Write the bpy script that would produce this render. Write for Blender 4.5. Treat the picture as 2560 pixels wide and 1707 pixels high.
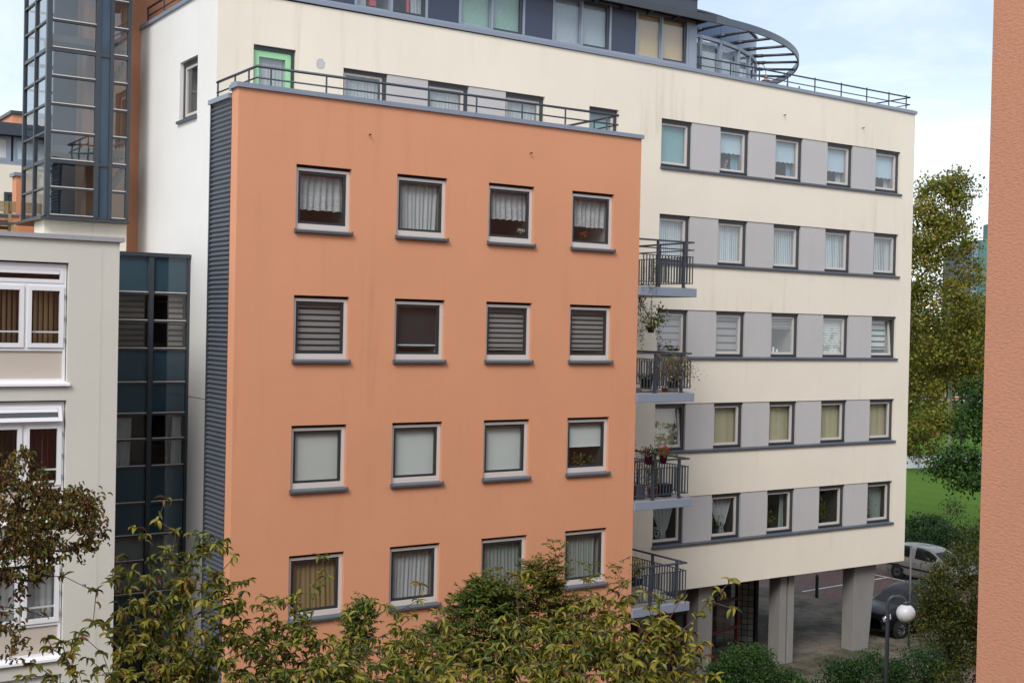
import bpy, math, random
import numpy as np
from mathutils import Vector, Matrix

random.seed(11)
rng = np.random.default_rng(11)
for o in list(bpy.data.objects):
    bpy.data.objects.remove(o)
scene = bpy.context.scene
col = scene.collection
R_ = math.radians

# ------------------------------------------------------------------ camera
CAM = Vector((-11.0325, -24.8979, 10.8))
FPX = 3132.47
ROT = Matrix.Rotation(-0.5900, 3, 'Z') @ Matrix.Rotation(math.pi / 2 - 0.0126, 3, 'X') @ Matrix.Rotation(0.0214, 3, 'Z')
cd = bpy.data.cameras.new('camera')
cam = bpy.data.objects.new('camera', cd)
col.objects.link(cam)
cd.sensor_width = 36.0
cd.lens = FPX / 2560 * 36.0
cd.clip_start = 0.1
cd.clip_end = 3000
cam.matrix_world = Matrix.Translation(CAM) @ ROT.to_4x4()
scene.camera = cam

# ------------------------------------------------------------------ world and sun
SUN_EL, SUN_AZ = 42.0, 232.0      # azimuth measured clockwise from +Y
w = bpy.data.worlds.new('World')
scene.world = w
w.use_nodes = True
nt = w.node_tree
nt.nodes.clear()
sky = nt.nodes.new('ShaderNodeTexSky')
sky.sky_type = 'NISHITA'
sky.sun_disc = False
sky.sun_elevation = R_(SUN_EL)
sky.sun_rotation = R_(SUN_AZ)
sky.air_density = 1.0
sky.dust_density = 1.6
sky.ozone_density = 1.0
tc = nt.nodes.new('ShaderNodeTexCoord')
sep = nt.nodes.new('ShaderNodeSeparateXYZ')
nt.links.new(tc.outputs['Generated'], sep.inputs[0])


def wmath(op, a, b=None, clamp=False):
    n = nt.nodes.new('ShaderNodeMath')
    n.operation = op
    n.use_clamp = clamp
    for i, v in enumerate((a, b)):
        if v is None:
            continue
        if isinstance(v, (int, float)):
            n.inputs[i].default_value = v
        else:
            nt.links.new(v, n.inputs[i])
    return n.outputs[0]


zz = wmath('ADD', wmath('MAXIMUM', sep.outputs[2], 0.0), 0.12)
cx = wmath('DIVIDE', sep.outputs[0], zz)
cy = wmath('DIVIDE', sep.outputs[1], zz)
comb = nt.nodes.new('ShaderNodeCombineXYZ')
nt.links.new(cx, comb.inputs[0])
nt.links.new(cy, comb.inputs[1])
cn = nt.nodes.new('ShaderNodeTexNoise')
cn.inputs['Scale'].default_value = 0.62
cn.inputs['Detail'].default_value = 7
cn.inputs['Roughness'].default_value = 0.62
cn.inputs['Distortion'].default_value = 0.7
nt.links.new(comb.outputs[0], cn.inputs['Vector'])
cr = nt.nodes.new('ShaderNodeValToRGB')
cr.color_ramp.elements[0].position = 0.40
cr.color_ramp.elements[0].color = (0.28, 0.28, 0.28, 1)
cr.color_ramp.elements[1].position = 0.78
cr.color_ramp.elements[1].color = (1, 1, 1, 1)
nt.links.new(cn.outputs['Fac'], cr.inputs[0])
# thin cloud closes towards the horizon
hz = wmath('SUBTRACT', 1.0, wmath('MULTIPLY', wmath('MAXIMUM', sep.outputs[2], 0.0), 3.6), True)
cf = wmath('MAXIMUM', cr.outputs[0], wmath('MULTIPLY', hz, 1.0), True)
mixc = nt.nodes.new('ShaderNodeMix')
mixc.data_type = 'RGBA'
nt.links.new(cf, mixc.inputs['Factor'])
nt.links.new(sky.outputs[0], mixc.inputs['A'])
mixc.inputs['B'].default_value = (8.6, 8.95, 9.4, 1)
bg = nt.nodes.new('ShaderNodeBackground')
bg.inputs['Strength'].default_value = 0.105
nt.links.new(mixc.outputs['Result'], bg.inputs['Color'])
wo = nt.nodes.new('ShaderNodeOutputWorld')
nt.links.new(bg.outputs[0], wo.inputs[0])

sl = bpy.data.lights.new('sun', 'SUN')
sl.energy = 1.65
sl.angle = R_(22)
sl.color = (1.0, 0.965, 0.91)
sun = bpy.data.objects.new('sun', sl)
col.objects.link(sun)
a = R_(SUN_AZ)
sd = Vector((math.sin(a) * math.cos(R_(SUN_EL)), math.cos(a) * math.cos(R_(SUN_EL)), math.sin(R_(SUN_EL))))
sun.rotation_euler = sd.to_track_quat('Z', 'Y').to_euler()
sun.location = sd * 60

scene.render.engine = 'CYCLES'
scene.render.resolution_x = 1024
scene.render.resolution_y = 682
scene.view_settings.view_transform = 'Standard'
scene.view_settings.look = 'None'
scene.view_settings.exposure = 0.62
scene.view_settings.gamma = 1.0
scene.cycles.max_bounces = 8
scene.cycles.transparent_max_bounces = 24
scene.cycles.caustics_reflective = False
scene.cycles.caustics_refractive = False


# ------------------------------------------------------------------ helpers
def at(px, py, depth):
    """photo pixel (2560 wide) at a distance in front of the lens -> place in the scene"""
    d = ROT @ Vector(((px - 1280) / FPX, -(py - 853.5) / FPX, -1.0))
    return CAM + d * depth


def ORD(i):
    return ('first', 'second', 'third', 'fourth', 'fifth', 'sixth', 'seventh')[i]


class NT:
    def __init__(s, name):
        s.m = bpy.data.materials.new(name)
        s.m.use_nodes = True
        s.t = s.m.node_tree
        s.b = s.t.nodes['Principled BSDF']
        s.out = s.t.nodes['Material Output']

    def n(s, typ, **kw):
        nd = s.t.nodes.new(typ)
        for k, v in kw.items():
            if k in nd.inputs.keys():
                if hasattr(v, 'node'):
                    s.t.links.new(v, nd.inputs[k])
                else:
                    nd.inputs[k].default_value = v
            else:
                setattr(nd, k, v)
        return nd

    def l(s, a, b):
        s.t.links.new(a, b)

    def coord(s, sc=(1, 1, 1), kind='Object', rot=(0, 0, 0)):
        t = s.n('ShaderNodeTexCoord')
        m = s.n('ShaderNodeMapping')
        m.inputs['Scale'].default_value = sc
        m.inputs['Rotation'].default_value = rot
        s.l(t.outputs[kind], m.inputs[0])
        return m.outputs[0]

    def noise(s, vec, scale, detail=4, rough=.55):
        n = s.n('ShaderNodeTexNoise', Scale=scale, Detail=detail, Roughness=rough)
        s.l(vec, n.inputs['Vector'])
        return n.outputs['Fac']

    def ramp(s, f, stops):
        r = s.n('ShaderNodeValToRGB')
        e = r.color_ramp.elements
        while len(e) < len(stops):
            e.new(.5)
        for i, (p, c) in enumerate(stops):
            e[i].position = p
            e[i].color = (c[0], c[1], c[2], 1) if hasattr(c, '__len__') else (c, c, c, 1)
        s.l(f, r.inputs[0])
        return r.outputs[0]

    def mix(s, f, a, b, bt='MIX'):
        m = s.n('ShaderNodeMix')
        m.data_type = 'RGBA'
        m.blend_type = bt
        for k, v in (('Factor', f), ('A', a), ('B', b)):
            if hasattr(v, 'node'):
                s.l(v, m.inputs[k])
            elif k == 'Factor':
                m.inputs[k].default_value = v
            else:
                m.inputs[k].default_value = (v[0], v[1], v[2], 1)
        return m.outputs['Result']

    def base(s, c, rough=.6, metal=0, spec=.5):
        if hasattr(c, 'node'):
            s.l(c, s.b.inputs['Base Color'])
        else:
            s.b.inputs['Base Color'].default_value = (c[0], c[1], c[2], 1)
        s.b.inputs['Roughness'].default_value = rough
        s.b.inputs['Metallic'].default_value = metal
        s.b.inputs['Specular IOR Level'].default_value = spec
        return s

    def bump(s, h, strength=.3, dist=.01):
        b = s.n('ShaderNodeBump')
        b.inputs['Strength'].default_value = strength
        b.inputs['Distance'].default_value = dist
        s.l(h, b.inputs['Height'])
        s.l(b.outputs[0], s.b.inputs['Normal'])
        return s


def stucco(name, c, dirt=(.35, .33, .30), streak=.22, grain=.5, gs=1.0):
    m = NT(name)
    big = m.noise(m.coord((.35, .35, .35)), 1.0, 5, .6)
    c1 = m.mix(m.ramp(big, [(.3, 0), (.7, 1)]), [x * .95 for x in c], [min(1, x * 1.03) for x in c])
    v = m.noise(m.coord((2.6, 2.6, .16)), 1.0, 6, .65)
    v2 = m.noise(m.coord((.25, .25, .5)), 1.0, 3, .5)
    f = m.n('ShaderNodeMath', operation='MULTIPLY')
    m.l(m.ramp(v, [(.53, 0), (.72, 1)]), f.inputs[0])
    m.l(m.ramp(v2, [(.42, 0), (.62, streak)]), f.inputs[1])
    c2 = m.mix(f.outputs[0], c1, [x * y for x, y in zip(c, dirt)])
    mid = m.noise(m.coord((6, 6, 6)), 1.0, 6, .7)
    c2b = m.mix(m.ramp(mid, [(.35, 0), (.75, .10)]), c2, [x * .8 for x in c])
    gr = m.noise(m.coord((26 * gs, 26 * gs, 62 * gs)), 1.0, 3, .7)
    c3 = m.mix(m.ramp(gr, [(.34, .16 * grain), (.56, 0)]), c2b, [x * .45 for x in c])
    m.base(c3, .93, 0, .2)
    m.bump(gr, .55 * grain, .012)
    return m.m


def plain(name, c, rough=.5, metal=0, spec=.5, var=.08, sc=3.0):
    m = NT(name)
    n = m.noise(m.coord((sc, sc, sc)), 1.0, 5, .6)
    m.base(m.mix(n, [x * (1 - var) for x in c], [min(1, x * (1 + var)) for x in c]), rough, metal, spec)
    return m.m


def glass(name, tint=(.92, .95, .95), refl=1.0, ior=1.95):
    m = NT(name)
    geo = m.n('ShaderNodeNewGeometry')
    io = m.n('ShaderNodeMapRange')
    io.inputs[3].default_value = ior
    io.inputs[4].default_value = 1 / ior
    m.l(geo.outputs['Backfacing'], io.inputs[0])
    fr = m.n('ShaderNodeFresnel')
    m.l(io.outputs[0], fr.inputs['IOR'])
    tr = m.n('ShaderNodeBsdfTransparent', Color=(*tint, 1))
    gl = m.n('ShaderNodeBsdfGlossy', Roughness=.012)
    gl.inputs['Color'].default_value = (refl, refl, refl, 1)
    # slight waviness of the panes
    nb = m.noise(m.coord((1.3, 1.3, 1.3)), 1.0, 2, .4)
    bp = m.n('ShaderNodeBump', Strength=.05, Distance=.05)
    m.l(nb, bp.inputs['Height'])
    m.l(bp.outputs[0], gl.inputs['Normal'])
    mx = m.n('ShaderNodeMixShader')
    m.l(fr.outputs[0], mx.inputs[0])
    m.l(tr.outputs[0], mx.inputs[1])
    m.l(gl.outputs[0], mx.inputs[2])
    m.l(mx.outputs[0], m.out.inputs['Surface'])
    return m.m


def cloth(name, c, clear=.25, lace=False, stripe=0.0):
    m = NT(name)
    df = m.n('ShaderNodeBsdfDiffuse')
    tl = m.n('ShaderNodeBsdfTranslucent')
    tr = m.n('ShaderNodeBsdfTransparent')
    n = m.noise(m.coord((14, 14, 1.2)), 1.0, 3, .5)
    cc = m.mix(n, [x * .86 for x in c], c)
    m.l(cc, df.inputs[0])
    m.l(cc, tl.inputs[0])
    a = m.n('ShaderNodeMixShader')
    a.inputs[0].default_value = .35
    m.l(df.outputs[0], a.inputs[1])
    m.l(tl.outputs[0], a.inputs[2])
    b = m.n('ShaderNodeMixShader')
    b.inputs[0].default_value = clear
    if lace:
        # embroidery only in the lower part of the cloth (object origin is its hem)
        vo = m.n('ShaderNodeTexVoronoi', Scale=30.0)
        vo.feature = 'DISTANCE_TO_EDGE'
        m.l(m.coord((1, 1, 1.2)), vo.inputs['Vector'])
        n8 = m.noise(m.coord((7, 7, 9)), 1.0, 3, .6)
        hole = m.ramp(vo.outputs['Distance'], [(.05, .02), (.22, .50)])
        hole = m.mix(m.ramp(n8, [(.45, 0), (.60, .75)]), hole, (.06, .06, .06))
        sz = m.n('ShaderNodeSeparateXYZ')
        tcx = m.n('ShaderNodeTexCoord')
        m.l(tcx.outputs['Object'], sz.inputs[0])
        low = m.ramp(sz.outputs[2], [(.36, 1), (.46, 0)])
        m.l(m.mix(low, (clear, clear, clear), hole), b.inputs[0])
    m.l(a.outputs[0], b.inputs[1])
    m.l(tr.outputs[0], b.inputs[2])
    m.l(b.outputs[0], m.out.inputs['Surface'])
    return m.m


def leafmat(name, stops, trans=.32, rough=.5):
    m = NT(name)
    at_ = m.n('ShaderNodeAttribute', attribute_name='tint')
    n = m.noise(m.coord((9, 9, 9)), 1.0, 2, .5)
    ad = m.n('ShaderNodeMath', operation='MULTIPLY_ADD')
    m.l(n, ad.inputs[0])
    ad.inputs[1].default_value = .30
    m.l(at_.outputs['Fac'], ad.inputs[2])
    sb = m.n('ShaderNodeMath', operation='SUBTRACT')
    m.l(ad.outputs[0], sb.inputs[0])
    sb.inputs[1].default_value = .15
    c = m.ramp(sb.outputs[0], stops)
    m.base(c, rough, 0, .35)
    tl = m.n('ShaderNodeBsdfTranslucent')
    m.l(m.mix(.5, c, (.30, .30, .04), 'MULTIPLY') if False else c, tl.inputs[0])
    mx = m.n('ShaderNodeMixShader')
    mx.inputs[0].default_value = trans
    m.l(m.b.outputs[0], mx.inputs[1])
    m.l(tl.outputs[0], mx.inputs[2])
    m.l(mx.outputs[0], m.out.inputs['Surface'])
    return m.m


M = {}
M['orange'] = stucco('orange_render', (.665, .312, .180), (.62, .58, .60), .30, .55)
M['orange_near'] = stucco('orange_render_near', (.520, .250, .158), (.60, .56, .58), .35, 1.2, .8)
M['cream'] = stucco('cream_render', (.800, .745, .632), (.66, .61, .53), .50, .35)
M['white'] = stucco('white_render', (.760, .755, .735), (.75, .75, .74), .25, .35)
M['annex'] = stucco('pale_grey_render', (.630, .618, .562), (.72, .72, .70), .30, .5)
M['panel'] = stucco('grey_panel_render', (.500, .490, .492), (.75, .75, .75), .30, .5)
M['coping'] = plain('slate_grey_coping', (.225, .265, .335), .42, 0, .5, .07, 1.2)
M['ledge'] = plain('dark_slate_sill', (.088, .104, .126), .38, 0, .5, .12, 2.0)
M['frame'] = plain('off_white_frame', (.60, .555, .525), .45, 0, .4, .03)
M['white_frame'] = plain('white_frame', (.76, .77, .80), .35, 0, .45, .02)
M['sash'] = plain('anthracite_sash', (.030, .033, .038), .42, 0, .5, .1)
M['anth'] = plain('anthracite_metal', (.040, .050, .060), .40, 0, .5, .1)
M['rail'] = plain('anthracite_railing', (.045, .058, .074), .38, 0, .5, .1)
M['grey_frame'] = plain('grey_aluminium', (.27, .315, .39), .40, .15, .5, .04)
M['blackish'] = plain('black_rubber', (.012, .012, .013), .7, 0, .3, .2)
M['navy'] = plain('navy_panel', (.040, .052, .092), .33, 0, .5, .05)
M['slate_wall'] = plain('slate_cladding', (.045, .058, .080), .38, 0, .5, .06)
M['rotunda'] = plain('blue_metal_cladding', (.07, .105, .175), .22, .5, .5, .05)
M['ring_slate'] = plain('slate_ring_steel', (.085, .108, .140), .4, .1, .5, .06)
M['glass'] = glass('window_glass')
M['glass_t'] = glass('tower_glass', (.52, .60, .65), 1.0, 2.1)
M['spandrel'] = NT('blue_spandrel_glass').base((.028, .062, .086), .04, 0, .8).m
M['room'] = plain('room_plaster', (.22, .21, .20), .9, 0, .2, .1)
M['room_dark'] = plain('dark_room', (.045, .042, .040), .9, 0, .2, .1)  # near-black lining: the darkness of unlit rooms is put into the colour
M['floor'] = plain('concrete_deck', (.30, .28, .26), .9, 0, .2, .2, 4)
M['green_door'] = plain('mint_green_paint', (.34, .66, .38), .4, 0, .5, .03)
M['red_frame'] = plain('dark_red_frame', (.085, .008, .010), .35, 0, .5, .1)
M['green_panel'] = plain('dark_green_panel', (.02, .10, .06), .4, 0, .5, .1)
M['white_paint'] = plain('worn_white_paint', (.62, .62, .60), .8, 0, .3, .25, 6)
M['wood'] = plain('weathered_wood', (.30, .22, .11), .8, 0, .2, .3, 6)
M['bracket'] = plain('rusty_dark_steel', (.03, .025, .022), .7, 0, .3, .2)


def corr():
    m = NT('corrugated_slate_metal')
    n = m.noise(m.coord((1.5, 1.5, .5)), 1.0, 4, .6)
    m.base(m.mix(n, (.100, .115, .138), (.140, .158, .186)), .42, .3, .5)
    return m.m


M['corr'] = corr()


def concrete():
    m = NT('board_marked_concrete')
    a = m.noise(m.coord((1.2, 1.2, .5)), 1.0, 6, .7)
    b = m.noise(m.coord((40, 40, 3)), 1.0, 4, .6)
    c = m.mix(a, (.19, .186, .178), (.30, .292, .28))
    c = m.mix(m.ramp(b, [(.4, .35), (.6, 0)]), c, (.2, .195, .185))
    m.base(c, .9, 0, .2).bump(b, .3, .01)
    return m.m


M['concrete'] = concrete()


def bark(name, c1, c2):
    m = NT(name)
    a = m.noise(m.coord((9, 9, 30)), 1.0, 5, .6)
    m.base(m.mix(a, c1, c2), .85, 0, .2).bump(a, .6, .01)
    return m.m


M['bark'] = bark('cherry_bark', (.035, .028, .026), (.13, .105, .095))
M['bark_dark'] = bark('dark_bark', (.018, .014, .011), (.07, .052, .04))


# ---- mesh builder
class MB:
    def __init__(s):
        s.v = []
        s.f = []

    def face(s, pts):
        k = len(s.v)
        s.v += [tuple(p) for p in pts]
        s.f.append(tuple(range(k, k + len(pts))))
        return s

    def hexa(s, p):          # 8 corners: bottom ring 0-3 (ccw from above), top ring 4-7
        k = len(s.v)
        s.v += [tuple(q) for q in p]
        for f in ((3, 2, 1, 0), (4, 5, 6, 7), (0, 1, 5, 4), (1, 2, 6, 5), (2, 3, 7, 6), (3, 0, 4, 7)):
            s.f.append(tuple(k + i for i in f))
        return s

    def box(s, x0, x1, y0, y1, z0, z1):
        return s.hexa([(x0, y0, z0), (x1, y0, z0), (x1, y1, z0), (x0, y1, z0),
                       (x0, y0, z1), (x1, y0, z1), (x1, y1, z1), (x0, y1, z1)])

    def bar(s, a, b, wx, wz, up=(0, 0, 1)):
        """rectangular bar from a to b, wx wide and wz high"""
        a, b = Vector(a), Vector(b)
        d = (b - a).normalized()
        u = Vector(up)
        if abs(d.dot(u)) > .98:
            u = Vector((0, 1, 0))
        sx = d.cross(u).normalized() * wx / 2
        sz = sx.cross(d).normalized() * wz / 2
        return s.hexa([a - sx - sz, a + sx - sz, b + sx - sz, b - sx - sz,
                       a - sx + sz, a + sx + sz, b + sx + sz, b - sx + sz])

    def tube(s, pts, r, n=8, cap=True):
        pts = [Vector(p) for p in pts]
        rs = r if hasattr(r, '__len__') else [r] * len(pts)
        k = len(s.v)
        t0 = (pts[1] - pts[0]).normalized()
        u = t0.orthogonal().normalized()
        for i, p in enumerate(pts):
            if i == 0:
                t = pts[1] - pts[0]
            elif i == len(pts) - 1:
                t = pts[-1] - pts[-2]
            else:
                t = (pts[i + 1] - pts[i]).normalized() + (pts[i] - pts[i - 1]).normalized()
            t.normalize()
            u = (u - t * u.dot(t)).normalized()
            v = t.cross(u)
            for j in range(n):
                an = 2 * math.pi * j / n
                s.v.append(tuple(p + (u * math.cos(an) + v * math.sin(an)) * rs[i]))
        for i in range(len(pts) - 1):
            for j in range(n):
                a = k + i * n + j
                b = k + i * n + (j + 1) % n
                s.f.append((a, b, b + n, a + n))
        if cap:
            s.f.append(tuple(k + n - 1 - j for j in range(n)))
            s.f.append(tuple(k + (len(pts) - 1) * n + j for j in range(n)))
        return s

    def lathe(s, prof, c, n=20):
        k = len(s.v)
        for r, z in prof:
            for j in range(n):
                an = 2 * math.pi * j / n
                s.v.append((c[0] + r * math.cos(an), c[1] + r * math.sin(an), c[2] + z))
        for i in range(len(prof) - 1):
            for j in range(n):
                a = k + i * n + j
                b = k + i * n + (j + 1) % n
                s.f.append((a, b, b + n, a + n))
        return s

    def prism_x(s, prof, x0, x1):      # profile in (y, z)
        k = len(s.v)
        n = len(prof)
        for x in (x0, x1):
            for y, z in prof:
                s.v.append((x, y, z))
        for i in range(n):
            j = (i + 1) % n
            s.f.append((k + i, k + j, k + n + j, k + n + i))
        s.f.append(tuple(k + n - 1 - i for i in range(n)))
        s.f.append(tuple(k + n + i for i in range(n)))
        return s

    def grid(s, fn, nu, nv):
        k = len(s.v)
        for i in range(nu + 1):
            for j in range(nv + 1):
                s.v.append(tuple(fn(i / nu, j / nv)))
        for i in range(nu):
            for j in range(nv):
                a = k + i * (nv + 1) + j
                s.f.append((a, a + 1, a + nv + 2, a + nv + 1))
        return s

    def mesh(s, name, org=(0, 0, 0), smooth=False):
        me = bpy.data.meshes.new(name)
        ox, oy, oz = org
        me.from_pydata([(x - ox, y - oy, z - oz) for x, y, z in s.v], [], s.f)
        if smooth:
            me.polygons.foreach_set('use_smooth', [True] * len(me.polygons))
        me.update()
        return me

    def build(s, name, mat, parent=None, smooth=False, bevel=0, org=None):
        if org is None:
            org = parent['_o'] if parent is not None else (0, 0, 0)
        o = bpy.data.objects.new(name, s.mesh(name, org, smooth))
        o.data.materials.append(M[mat] if isinstance(mat, str) else mat)
        col.objects.link(o)
        if parent is not None:
            o.parent = parent
        else:
            o.location = org
        o['_o'] = [float(q) for q in org]
        if bevel:
            b = o.modifiers.new('bevel', 'BEVEL')
            b.width = bevel
            b.segments = 2
            b.limit_method = 'ANGLE'
        return o


def each(mb, name, mat, parent):
    """every box of the builder becomes a piece of its own"""
    for k in range(0, len(mb.v), 8):
        MB().hexa(mb.v[k:k + 8]).build(name, mat, parent)


def thing(name, label, cat, org, group=None):
    o = bpy.data.objects.new(name, None)
    o.empty_display_size = .3
    col.objects.link(o)
    o.location = org
    o['_o'] = [float(q) for q in org]
    return tag(o, label, cat, group)


def tag(o, label, cat, group=None):
    o['label'] = label
    o['category'] = cat
    if group:
        o['group'] = group
    return o


def place(name, me, mat, parent, loc, rot=None, scale=None):
    """a piece that shares its mesh, at a world place, under its parent"""
    o = bpy.data.objects.new(name, me)
    if not me.materials:
        me.materials.append(M[mat] if isinstance(mat, str) else mat)
    col.objects.link(o)
    o.parent = parent
    po = Vector(parent['_o'])
    o.location = Vector(loc) - po
    if rot is not None:
        o.rotation_euler = rot
    if scale is not None:
        o.scale = scale
    return o


def struct(o):
    o['kind'] = 'structure'
    return o


def wall_y(mb, y, x0, x1, z0, z1, ops, depth):
    xs = sorted({x0, x1, *[o[0] for o in ops], *[o[1] for o in ops]})
    zs = sorted({z0, z1, *[o[2] for o in ops], *[o[3] for o in ops]})
    for a, b in zip(xs, xs[1:]):
        for c, d in zip(zs, zs[1:]):
            mx, mz = (a + b) / 2, (c + d) / 2
            if any(o[0] < mx < o[1] and o[2] < mz < o[3] for o in ops):
                continue
            mb.face([(a, y, c), (b, y, c), (b, y, d), (a, y, d)])
    for a, b, c, d in ops:
        e = y + depth
        mb.face([(a, y, c), (a, y, d), (a, e, d), (a, e, c)])
        mb.face([(b, y, c), (b, e, c), (b, e, d), (b, y, d)])
        mb.face([(a, y, d), (b, y, d), (b, e, d), (a, e, d)])
        mb.face([(a, y, c), (a, e, c), (b, e, c), (b, y, c)])
    return mb


def wall_x(mb, x, y0, y1, z0, z1, ops, depth):      # faces -X
    ys = sorted({y0, y1, *[o[0] for o in ops], *[o[1] for o in ops]})
    zs = sorted({z0, z1, *[o[2] for o in ops], *[o[3] for o in ops]})
    for a, b in zip(ys, ys[1:]):
        for c, d in zip(zs, zs[1:]):
            my, mz = (a + b) / 2, (c + d) / 2
            if any(o[0] < my < o[1] and o[2] < mz < o[3] for o in ops):
                continue
            mb.face([(x, b, c), (x, a, c), (x, a, d), (x, b, d)])
    for a, b, c, d in ops:
        e = x + depth
        mb.face([(x, a, c), (e, a, c), (e, a, d), (x, a, d)])
        mb.face([(x, b, c), (x, b, d), (e, b, d), (e, b, c)])
        mb.face([(x, a, d), (e, a, d), (e, b, d), (x, b, d)])
        mb.face([(x, a, c), (x, b, c), (e, b, c), (e, a, c)])
    return mb


def ring_frame(mb, x0, x1, z0, z1, y0, y1, l, r, b, t):
    """four bars of a frame lying in an XZ plane"""
    mb.box(x0, x1, y0, y1, z1 - t, z1)
    mb.box(x0, x1, y0, y1, z0, z0 + b)
    mb.box(x0, x0 + l, y0, y1, z0 + b, z1 - t)
    mb.box(x1 - r, x1, y0, y1, z0 + b, z1 - t)
    return mb


def room(parent, x0, x1, z0, z1, y0, depth=1.6, mat='room'):
    mb = MB()
    y1 = y0 + depth
    e = .04
    x0, x1, z0, z1 = x0 - e, x1 + e, z0 - e, z1 + e
    mb.face([(x0, y1, z0), (x1, y1, z0), (x1, y1, z1), (x0, y1, z1)])
    mb.face([(x0, y0, z0), (x0, y1, z0), (x0, y1, z1), (x0, y0, z1)])
    mb.face([(x1, y0, z0), (x1, y0, z1), (x1, y1, z1), (x1, y1, z0)])
    mb.face([(x0, y0, z0), (x1, y0, z0), (x1, y1, z0), (x0, y1, z0)])
    mb.face([(x0, y0, z1), (x0, y1, z1), (x1, y1, z1), (x1, y0, z1)])
    return mb.build('room_lining', mat, parent)


# ---- things that hang in windows
def curtain_mesh(x0, x1, z0, z1, y, folds=9, amp=.028, scallop=0, skew=0, seed=0, nx=None):
    r = random.Random(seed)
    nx = nx or folds * 6
    ph = [r.uniform(0, 6.28) for _ in range(4)]
    wv = [r.uniform(.6, 1.4) for _ in range(4)]
    mb = MB()

    def fn(u, v):
        s = u * folds * 2 * math.pi
        d = math.sin(s + ph[0] + .8 * math.sin(u * 5 * wv[0] + ph[1])) * .6 + .4 * math.sin(s * .53 * wv[1] + ph[2])
        zb = z0
        if scallop:
            zb += scallop * abs(math.sin(u * math.pi * 6))
        z = z1 + (zb - z1) * v
        x = x0 + (x1 - x0) * u + skew * v * math.sin(u * 3 + ph[3]) * .04
        return (x, y + amp * d * (.45 + .55 * v), z)
    mb.grid(fn, nx, 8)
    return mb


def curtain(label, x0, x1, z0, z1, y, mat, folds=9, amp=.028, scallop=0, group='curtains hanging in the windows', seed=0):
    mb = curtain_mesh(x0, x1, z0, z1, y, folds, amp, scallop, 1, seed)
    o = mb.build('curtain', mat, None, True, 0, ((x0 + x1) / 2, y, z0))
    tag(o, label, 'curtain', group)
    return o


def tie_curtain(label, x0, x1, z0, z1, y, side, mat):
    """a curtain gathered to a point lower down"""
    mb = MB()

    def fn(u, v):
        wv = (1 - v) ** .8 if v < .8 else .12 + (v - .8) * .6
        wv = max(wv, .12)
        xc = x0 if side < 0 else x1
        tgt = x0 + (x1 - x0) * (.25 if side < 0 else .62)
        a = (x0 * (1 - u) + x1 * u)
        x = tgt + (a - tgt) * wv
        return (x, y + .03 * math.sin(u * 30) * (.3 + wv), z1 + (z0 - z1) * v)
    mb.grid(fn, 36, 12)
    o = mb.build('curtain', mat, None, True, 0, ((x0 + x1) / 2, y, z0))
    return tag(o, label, 'curtain', 'curtains hanging in the windows')


def roller(parent, x0, x1, z0, z1, y, mat, scallop=0, name='roller_blind'):
    mb = MB()
    n = 40 if scallop else 2

    def fn(u, v):
        zb = z0 + (scallop * abs(math.sin(u * math.pi * 5)) if scallop else 0)
        return (x0 + (x1 - x0) * u, y, z1 + (zb - z1) * v)
    mb.grid(fn, n, 1)
    if not scallop:
        mb.box(x0, x1, y - .008, y + .008, z0 - .022, z0)
    return mb.build(name, mat, parent)


def duo(parent, x0, x1, z0, z1, y, mat, n=8, frac=.62, bar=True):
    mb = MB()
    p = (z1 - z0) / n
    for i in range(n):
        zt = z1 - i * p
        mb.face([(x0, y, zt - p * frac), (x1, y, zt - p * frac), (x1, y, zt), (x0, y, zt)])
    if bar:
        mb.box(x0, x1, y - .012, y + .012, z0 - .03, z0)
    o = mb.build('striped_blind', mat, parent)
    m2 = MB().face([(x0, y + .012, z0), (x1, y + .012, z0), (x1, y + .012, z1), (x0, y + .012, z1)])
    m2.build('sheer_layer', 'duo_back', parent)
    return o


def vblind(parent, x0, x1, z0, z1, y, mat, pitch=.085, ang=35, name='vertical_blind'):
    mb = MB()
    n = max(2, int((x1 - x0) / pitch))
    p = (x1 - x0) / n
    for i in range(n):
        xc = x0 + (i + .5) * p
        hw = .5 * p * 1.12
        an = R_(ang + random.uniform(-6, 6))
        dx, dy = hw * math.cos(an), hw * math.sin(an)
        mb.face([(xc - dx, y - dy, z0), (xc + dx, y + dy, z0), (xc + dx, y + dy, z1), (xc - dx, y - dy, z1)])
    mb.box(x0, x1, y - .02, y + .02, z1, z1 + .03)
    return mb.build(name, mat, parent)


def venetian(parent, x0, x1, z0, z1, y, mat, pitch=.03):
    mb = MB()
    n = int((z1 - z0) / pitch)
    for i in range(n):
        z = z0 + i * pitch
        mb.face([(x0, y - .004, z), (x1, y - .004, z), (x1, y + .010, z + pitch * .96), (x0, y + .010, z + pitch * .96)])
    return mb.build('venetian_blind', mat, parent)


M['lace'] = cloth('white_lace', (.80, .82, .84), .34, True)
M['sheer'] = cloth('sheer_net', (.78, .81, .84), .20)
M['drape_white'] = cloth('white_drape', (.74, .78, .79), .04)
M['drape_grey'] = cloth('grey_green_drape', (.40, .46, .44), .03)
M['drape_tan'] = cloth('tan_drape', (.46, .33, .17), .02)
M['drape_blue'] = cloth('pale_blue_drape', (.35, .58, .74), .04)
M['drape_red'] = cloth('dark_red_drape', (.16, .02, .04), .02)
M['blind_pale'] = plain('pale_roller_fabric', (.63, .68, .66), .9, 0, .1, .03)
M['blind_grey'] = plain('grey_white_roller_fabric', (.60, .62, .59), .9, 0, .1, .03)
M['blind_teal'] = plain('teal_roller_fabric', (.22, .40, .42), .9, 0, .1, .04)
M['blind_sky'] = plain('pale_blue_roller_fabric', (.48, .60, .68), .9, 0, .1, .03)
M['blind_duo'] = plain('light_grey_blind', (.30, .30, .30), .9, 0, .1, .04)
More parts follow.
